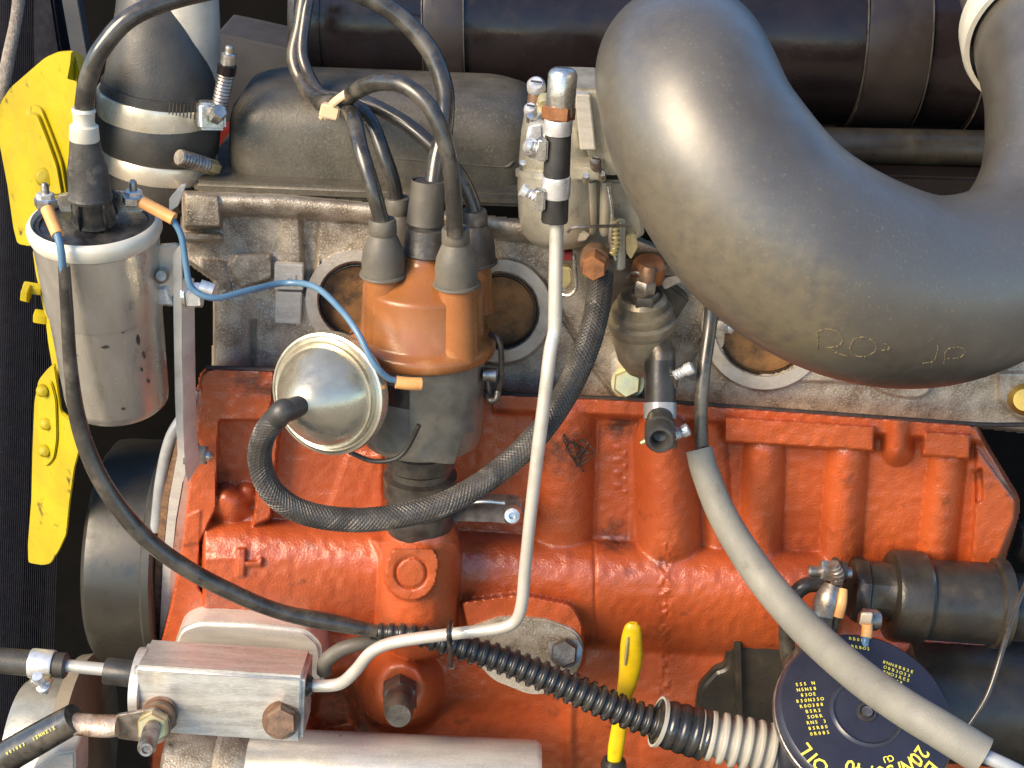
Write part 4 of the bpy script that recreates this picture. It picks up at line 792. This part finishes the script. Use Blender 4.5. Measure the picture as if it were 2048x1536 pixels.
mk('ribs', corrugated([(1398, 1466, -.108), (1450, 1478, -.110), (1510, 1492, -.112), (1570, 1507, -.114), (1640, 1524, -.116)], [48, 52, 54, 55, 56], 24, .22, 32), 'grey_conduit', gc, sharp=80)
mk('supply_tube', tube([(648, 1345, -.085), (652, 1322, -.086), (680, 1300, -.086), (715, 1288, -.085), (760, 1280, -.08)], 15, 16), 'boot', label='short olive rubber tube bending behind the pale pipe', cat='hose')
ds = thing('dipstick', (1230, 1536, -.06), 'bright yellow dipstick handle standing in front of the block', 'dipstick')
mk('handle', tube([(1266, 1246, -.068), (1265, 1256, -.068), (1263, 1285, -.068), (1262, 1320, -.068), (1256, 1360, -.069), (1246, 1400, -.070), (1239, 1450, -.072), (1232, 1496, -.074), (1228, 1528, -.075)], [9, 17, 22, 23, 20, 16, 15.5, 16, 13], 24, 12, flat=.62, up=(0, 1, 0)), 'dipstick', ds)
mk('slot', tube([(1256, 1274, -.0722), (1253, 1300, -.0728), (1250, 1330, -.0728)], [2, 3.2, 2], 8, 6), 'gold', ds)
mk('guide_tube', lat((1224, 1600, -.076), (1228, 1518, -.074), [(0, 24), (.85, 26), (.95, 24), (1, 18)], 24), 'plastic', ds)

# ------------------------------------------------------------------ pump blanking plate, sender bolt
bk = thing('blanking_plate', (1050, 1390, -.065), 'dull aluminium blanking plate bolted to the side of the block', 'plate')
mk('plate', slab(rpoly([(930, 1262), (1000, 1236), (1090, 1240), (1150, 1262), (1168, 1290), (1160, 1340), (1110, 1388), (1060, 1392), (985, 1362), (940, 1310)], 18), -.062, .006, .0012), 'alu', bk)
hb = mk('bolt', hexa((1130, 1302, -.063), (1128, 1308, -.076), 28), 'dark_steel', bk)
mk('washer', lat((1130, 1300, -.062), (1130, 1302, -.065), [(0, 34), (1, 34)], 28), 'steel', hb)
sb = thing('square_plug', (800, 1430, -.06), 'blackened square head plug in an orange boss at the bottom', 'plug')
mk('hex', hexa((800, 1375, -.058), (800, 1400, -.084), 38, .1), 'dark_steel', sb)
mk('head', lat((800, 1396, -.082), (797, 1432, -.108), [(0, 30), (.4, 30), (.8, 29), (1, 24), (1, 0)], 28), 'dark_steel', sb)

# ------------------------------------------------------------------ machined aluminium union block with its pipes
ab = thing('machined_block', (450, 1480, -.1), 'rectangular machined aluminium manifold block at the lower left', 'manifold block')
A0, A1 = P(282, 1360, -.095), P(616, 1382, -.095); ex = (A1-A0)*.5; exn = unit(ex); s = mpp(450, 1380, -.095)
upv = unit(Vector((0, .20, 1)) - exn*exn.dot(Vector((0, .20, 1)))); fw = exn.cross(upv); fw = fw if fw.y < 0 else -fw
mk('body', block((A0+A1)/2 + upv*s*-10, ex, fw*.020, upv*s*72, .0028, 3), 'alu_brush', ab)
mk('end_collar', rev(A0 - exn*.003 + upv*s*-10, A0 + exn*.004 + upv*s*-10, [(0, s*66), (.1, s*74), (.9, s*74), (1, s*70)], 40), 'alu_clean', ab)
def bolt_on(u, v, y, r, par, m='rust_bolt'):
    b = mk('bolt', hexa((u, v, y), (u-1, v+10, y-.016), r), m, par); mk('washer', lat((u, v-1, y+.003), (u, v+2, y-.002), [(0, r*1.2), (1, r*1.2)], 28), m, b); return b
bolt_on(563, 1438, -.118, 32, ab)
st = thing('terminal_stud', (300, 1500, -.12), 'threaded stud with brassy nut holding the cable lug on the machined block', 'stud')
mk('washer', lat((322, 1424, -.112), (318, 1430, -.122), [(0, 40), (.4, 40), (.45, 36), (1, 36)], 32), 'rust_bolt', st)
mk('spacer', lat((319, 1430, -.120), (314, 1440, -.130), [(0, 33), (1, 33)], 32), 'rust_bolt', st)
mk('nut', hexa((310, 1445, -.131), (304, 1458, -.146), 32), 'gold', st)
mk('thread', lat((306, 1452, -.142), (292, 1500, -.180), [(f, 17+1.2*(k % 2)) for k, f in enumerate(np.linspace(0, .93, 31))]+[(1, 13), (1.0, 8), (.96, 6), (.96, 0)], 22), 'steel', st)
pk = thing('battery_cable', (100, 1460, -.13), 'dark cable with a copper lug running off the lower left corner', 'cable')
mk('sheath', tube([(-40, 1550, -.13), (20, 1510, -.13), (90, 1470, -.13), (150, 1436, -.13)], [34, 33, 32, 30], 24, 8), 'cable', pk)
pa, pb_ = P(34, 1496, -.13), P(126, 1446, -.13); pd = (pb_-pa); cdir = (CP-pa).normalized(); pu = cdir.cross(pd).normalized(); pu = pu if pu.z > 0 else -pu; tx = []
for i in range(15):
    if i in (6, 7): continue
    V_, F_ = glyph(random.choice('N0ZI3'), .0028); base = pa + pd*(i/14); nn = (cdir - pd.normalized()*cdir.dot(pd.normalized())).normalized(); base = base + nn*(mpp(60, 1480, -.13)*32.5)
    tx.append(([base + pd.normalized()*v[0] + pu*v[1] + nn*(v[2]+.0002) for v in V_], F_))
mk('worn_print', join(*tx), 'print', pk, kind='stuff')
mk('crimp', tube([(134, 1446, -.13), (170, 1450, -.13), (215, 1452, -.13), (236, 1452, -.13)], [26, 25, 26, 24], 20, 6, flat=.8), 'copper', pk, label='crimped copper lug').data.materials[0] = mat('tinned_copper', (.55, .36, .24), .45, .6, c2=(.62, .52, .42), c2s=80, bump=.8, bs=260, bd=.001, dirt=(.20, .10, .06), ds=60)
mk('lug', slab(rpoly([(228, 1432), (310, 1418), (338, 1440), (342, 1470), (320, 1490), (232, 1478)], 10), lambda u, v: -.128-.00005*(u-228), .002, .0006), 'steel', pk)
fh = thing('fuel_hose', (60, 1340, -.1), 'grey black rubber hose entering from the left edge', 'hose')
mk('rubber', lat((-60, 1316, -.1), (134, 1332, -.1), [(0, 26), (.98, 26), (1, 22), (1, 12)], 28), 'hose', fh)
small = small_clamp
fcl = thing('hose_clamp', (85, 1385, -.1), 'bright zinc ear clamp on the hose at the left edge', 'hose clamp', 'small plated clamps')
mk('band', lat((62, 1326, -.1), (108, 1330, -.1), [(0, 26), (0, 29), (.1, 30), (.9, 30), (1, 29), (1, 26)], 32, cap=False), 'white_metal', fcl)
mk('ear', block(P(82, 1362, -.118), (.0065, 0, -.001), (0, .005, 0), (.001, 0, .0035), .002), 'zinc', fcl)
mk('screw', lat((74, 1352, -.128), (92, 1384, -.118), [(0, 10), (.2, 13), (.3, 9), (.6, 9), (.62, 13), (.8, 12), (.85, 7), (1, 6)], 18), 'white_metal', fcl)
mk('return_pipe', lat((122, 1330, -.1), (220, 1340, -.1), [(0, 13), (1, 13)], 20), 'pale_pipe', label='short pale metal pipe between the left hose and rubber joint', cat='pipe')
mk('rubber_joint', lat((210, 1341, -.1), (284, 1350, -.1), [(0, 16), (0, 25), (.05, 27), (1, 27)], 28), 'rubber', label='short black rubber joint plugged into the machined block', cat='hose')
# alternator at the lower left corner
al = thing('pulley', (100, 1600, .0), 'cream coloured metal pulley at the lower left corner', 'pulley')
mk('drum', lat((40, 1500, -.02), (150, 1506, -.02), [(0, 118), (.06, 138), (.2, 146), (.8, 150), (1, 150)], 56), 'carb', al)
mk('belt', lat((150, 1506, -.02), (184, 1507, -.02), [(0, 178), (.1, 194), (.9, 198), (1, 178)], 56), 'rust_bolt', al).data.materials[0] = mat('worn_brown_belt', (.17, .135, .09), .6, c2=(.23, .19, .13), c2s=40, bump=.3, bs=300)
mk('hub_casting', slab(rpoly([(60, 1546), (110, 1508), (150, 1504), (150, 1600), (50, 1600)], 8), -.11, .03, .003), 'alu_clean', label='bare alloy lump at the bottom edge under the battery cable', cat='casting')
mk('front_cover', slab(rpoly([(346, 1300), (356, 1262), (392, 1246), (500, 1250), (612, 1262), (642, 1290), (648, 1380), (348, 1380)], 16), -.052, .03, .0025, 3), 'alu_clean', label='smooth pale alloy cover behind the machined block', cat='cover')
pb = thing('lower_tube', (760, 1560, -.08), 'wide pale aluminium tube along the bottom edge', 'tube')
mk('tube', lat((500, 1545, -.08), (1080, 1570, -.08), [(0, 76), (0, 84), (.01, 88), (.98, 88), (1, 80)], 64), 'alu_clean', pb)
mk('end_casting', lat((338, 1540, -.08), (506, 1546, -.08), [(0, 80), (.05, 92), (.5, 92), (.6, 84), (.68, 96), (.9, 96), (1, 84)], 56), 'alu', pb)

# ------------------------------------------------------------------ starter motor, terminals, housings
sm = thing('starter_motor', (1880, 1300, 0), 'worn black cylindrical starter motor at the right edge', 'starter motor')
Yc = -.045
mk('end_cap', lat((1700, 1178, Yc), (1786, 1184, Yc), [(0, 40), (0, 60), (.1, 66), (.3, 68), (.35, 60), (.9, 60), (1, 66)], 8), 'starter', sm)
mk('flange_ring', lat((1776, 1190, Yc), (1846, 1195, Yc), [(0, 80), (.03, 88), (.15, 92), (.9, 92), (1, 86), (1, 70)], 64), 'starter', sm)
mk('barrel', lat((1840, 1198, Yc), (1990, 1208, Yc), [(0, 80), (1, 82)], 64), 'starter', sm)
mk('end_ring', lat((1980, 1206, Yc), (2010, 1208, Yc), [(0, 84), (.1, 90), (.8, 90), (1, 76)], 64), 'starter', sm)
mk('nose', lat((2005, 1212, Yc), (2110, 1222, Yc), [(0, 70), (.2, 68), (1, 66)], 48), 'starter', sm)
mk('lower_casing', lat((1790, 1388, -.02), (2120, 1410, -.02), [(0, 108), (.02, 128), (1, 130)], 64), 'starter', sm)
mk('terminal_post', lat((1718, 1238, -.085), (1760, 1240, -.085), [(0, 12), (.2, 22), (.8, 22), (1, 16)], 20), 'steel', sm)
mk('spade', block(P(1732, 1238, -.095), (.0035, 0, 0), (0, .0012, 0), (0, 0, .0045), .0006), 'cream', sm)
mk('spade_sleeve', tube([(1734, 1248, -.10), (1734, 1262, -.102), (1732, 1276, -.105)], 11, 14, 5), 'orange_sleeve', sm)
mk('blue_lead', tube([(1732, 1274, -.105), (1730, 1290, -.108), (1728, 1330, -.11)], 8, 12, 5), 'blue', sm)
mk('main_terminal', hexa((1640, 1140, -.07), (1668, 1142, -.07), 23), 'zinc', sm)
mk('main_washer', lat((1666, 1142, -.07), (1690, 1144, -.07), [(0, 28), (.3, 28), (.4, 22), (1, 22)], 24), 'dark_steel', sm)
mk('stud', lat((1616, 1142, -.07), (1702, 1146, -.07), [(0, 9), (.04, 12), (1, 12)], 16), 'steel', sm)
mk('contact_spring', corrugated([(1666, 1128, -.085), (1676, 1150, -.085), (1672, 1170, -.085)], [12, 13, 12], 9, .4, 12), 'steel', sm)
cbx = thing('starter_cable', (1620, 1260, -.08), 'thick black starter cable with a grey crimped lug by the solenoid', 'cable')
mk('lug', tube([(1664, 1170, -.09), (1652, 1200, -.095), (1644, 1236, -.10)], [16, 24, 22], 20, 6, flat=.7), 'steel', cbx)
mk('sheath', tube([(1644, 1230, -.10), (1638, 1262, -.102), (1620, 1300, -.10), (1590, 1330, -.09)], [22, 24, 24, 24], 20, 8), 'cable', cbx)
mk('upper_sheath', tube([(1640, 1168, -.075), (1610, 1172, -.078), (1585, 1196, -.08), (1574, 1240, -.082), (1574, 1290, -.082), (1580, 1330, -.082)], 16, 18, 8), 'cable', cbx)
mk('tan_sleeve', tube([(1686, 1178, -.092), (1682, 1204, -.097), (1674, 1232, -.10)], [9, 12, 13], 14, 6), 'orange_sleeve', cbx)
mk('small_lead', tube([(1676, 1228, -.10), (1668, 1255, -.10), (1655, 1300, -.10)], 8, 12, 5), 'cable', cbx)
mk('clutch_wire', tube([(2056, 1160, -.10), (2030, 1220, -.12), (2005, 1300, -.14), (1975, 1390, -.155), (1935, 1455, -.165)], 5.5, 10), 'cable', label='thin dark wire slanting down past the starter motor', cat='wire')
hg = thing('bell_housing', (1500, 1520, -.03), 'dark grey pressed steel housing behind the conduit joiner', 'housing')
mk('shell', slab(rpoly([(1455, 1290), (1560, 1280), (1620, 1300), (1640, 1430), (1620, 1500), (1560, 1520), (1400, 1500), (1388, 1450), (1398, 1380), (1430, 1345), (1450, 1340)], 14), -.030, .06, .006, 3), 'starter', hg)
mk('seam', slab(rpoly([(1468, 1286), (1482, 1284), (1486, 1430), (1474, 1440)], 4), -.036, .01, .002), 'starter', hg)
mk('rear_mount', lat((2032, 1080, .05), (2100, 1090, .05), [(0, 30), (.2, 44), (1, 44)], 32), 'dark_steel', label='dark greasy mount at the right edge beside the block end', cat='mount')

# oil filter: a drum with a printed navy end
of = thing('oil_filter', (1700, 1600, -.14), 'navy black oil filter with yellow printing at the lower right', 'oil filter')
FC = P(1733, 1425, -.15); FN = unit(Vector((.06, -.41, .91))); fsx = mpp(1733, 1425, -.15)
r0 = 180*fsx
fe1 = unit(Vector((1, 0, 0)) - FN*FN.x); fe2 = FN.cross(fe1)          # right and up in the plane of the end
mk('can', rev(FC - FN*.10, FC, [(0, r0*.66), (.02, r0*.70), (.80, r0*.72), (.86, r0*.98), (.94, r0*1.0), (.985, r0*.985), (1.0, r0*.955), (1.0, 0)], 80), 'filter', of)
mk('seam', rev(FC - FN*.0125, FC - FN*.006, [(0, r0*.985), (.2, r0*1.008), (.8, r0*1.008), (1, r0*.985)], 80, cap=False), 'steel', of)
mk('recess_ring', rev(FC, FC + FN*.0016, [(-.2, r0*.42), (.5, r0*.405), (1, r0*.385), (.5, r0*.365), (-.2, r0*.35)], 64, cap=False), 'filter', of)
mk('centre_stud', rev(FC - FN*.001, FC + FN*.002, [(0, r0*.06), (1, r0*.06), (1, 0)], 24), 'steel', of)
mk('centre_washer', rev(FC, FC + FN*.001, [(0, r0*.115), (1, r0*.11), (1, r0*.08)], 28, cap=False), 'rubber', of)
GC = {}
def place(ch, size, ang, rad, out=True):     # clockwise lettering, heads outwards
    if (ch, size) not in GC: GC[(ch, size)] = glyph(ch, size)
    V, F = GC[(ch, size)]; a = math.radians(ang); er = fe1*math.cos(a)+fe2*math.sin(a); et = fe1*math.sin(a)-fe2*math.cos(a)
    c = FC + er*rad*r0 + FN*.0004
    return [c + et*v[0] + er*v[1] + FN*v[2] for v in V], F
def arc_text(txt, size, a0, step, rad): return join(*[place(c, size, a0-step*i, rad) for i, c in enumerate(txt) if c != ' '])
mk('printed_words', arc_text('EXTRA MOTOR OIL', .0115, -43, 7.4, .88), 'print', of, kind='stuff')
mk('printed_words', arc_text('20W/30/40', .0118, -38, 9.3, .70), 'print', of, kind='stuff')
mk('printed_words', arc_text('OU', .0055, -70, 5, .56), 'print', of, kind='stuff')
def ticks(cu, cv, rows, wmin, wmax, ang, dx, dy):      # rows of tiny print, too small to read
    out = []; a = math.radians(ang); ex_ = fe1*math.cos(a)+fe2*math.sin(a); ey_ = fe2*math.cos(a)-fe1*math.sin(a)
    for k in range(rows):
        n = random.randint(wmin, wmax)
        for j in range(n):
            if random.random() < .10: continue
            V, F = tiny(random.choice('0838BSENR5O')); c = FC + fe1*cu*r0 + fe2*cv*r0 + ex_*((j-n/2)*dx)*r0 - ey_*k*dy*r0 + FN*.0004
            out.append(([c + ex_*v[0] + ey_*v[1] + FN*v[2] for v in V], F))
    return join(*out)
def tiny(ch):
    if (ch, 't') not in GC: GC[(ch, 't')] = glyph(ch, .0029)
    return GC[(ch, 't')]
mk('small_print', ticks(-.64, .30, 10, 4, 7, 10, .048, .066), 'print', of, kind='stuff')
mk('small_print', ticks(.46, .58, 7, 4, 8, -18, .046, .062), 'print', of, kind='stuff')
mk('small_print', ticks(.04, .90, 2, 5, 7, -6, .046, .10), 'print', of, kind='stuff')
mk('small_print', ticks(-.48, .66, 1, 2, 2, 20, .05, .09), 'print', of, kind='stuff')

# worn chalk-like lettering on the duct, laid on its surface
from mathutils.bvhtree import BVHTree
dme = duct.data; bv = BVHTree.FromPolygons([v.co + world_loc(duct) for v in dme.vertices], [tuple(p.vertices) for p in dme.polygons])
def on_duct(u, v):
    d = (P(u, v, 0) - CP).normalized(); hit = bv.ray_cast(CP, d); return hit[0] + hit[1].normalized()*.0002 if hit[1].dot(d) < 0 else hit[0] - hit[1].normalized()*.0002
def stroke(pts, r=1.0):
    C = spline([(*p, 0) for p in pts], 10)[:, :2]; out = []; run = []
    for u, v in C:
        if random.random() < .22 and len(run) > 1: out.append(run); run = []
        else: run.append(on_duct(u+random.uniform(-1, 1), v+random.uniform(-1, 1)))
    if len(run) > 1: out.append(run)
    return join(*[sweep([tuple(q) for q in r_], [r*.00027*random.uniform(.6, 1.3)]*len(r_), 5) for r_ in out])
mk('worn_lettering', join(stroke([(1634, 700), (1636, 680), (1636, 662), (1660, 658), (1680, 668), (1684, 684), (1668, 694), (1650, 694)]), stroke([(1660, 694), (1676, 706), (1694, 712)]),
   stroke([(1712, 676), (1730, 674), (1748, 684), (1752, 698), (1738, 710), (1714, 712), (1700, 700), (1704, 684), (1712, 676)]), stroke([(1762, 682), (1780, 696), (1764, 700)]), stroke([(1846, 726), (1866, 722), (1874, 704), (1876, 690)]), stroke([(1888, 728), (1892, 700), (1916, 694), (1930, 702), (1920, 714), (1894, 716)])), mat('chalky_wear', (.15, .115, .055), .8), du, kind='stuff')
stain_or_light(K['ducting'], du, [((1470, 590, -.19), .07, .32), ((1330, 440, -.17), .07, .30), ((1560, 640, -.2), .06, .30), ((1240, 200, -.12), .07, .25), ((1620, 700, -.19), .04, .3)], (.17, .135, .075))  # tan reflected light along the outer bend, painted into the colour
stain_or_light(K['ducting'], du, [((1750, 745, -.17), .06, .6), ((1900, 760, -.15), .06, .6), ((1600, 745, -.17), .04, .5), ((1420, 640, -.16), .03, .5)], (.018, .013, .009))  # shade of the underside, painted in as dark brown spots
stain_or_light(K['foam'], fc, [((1720, 1370, -.21), .03, .5), ((1500, 1120, -.11), .02, .5), ((1860, 1470, -.25), .03, .5)], (.09, .08, .06))
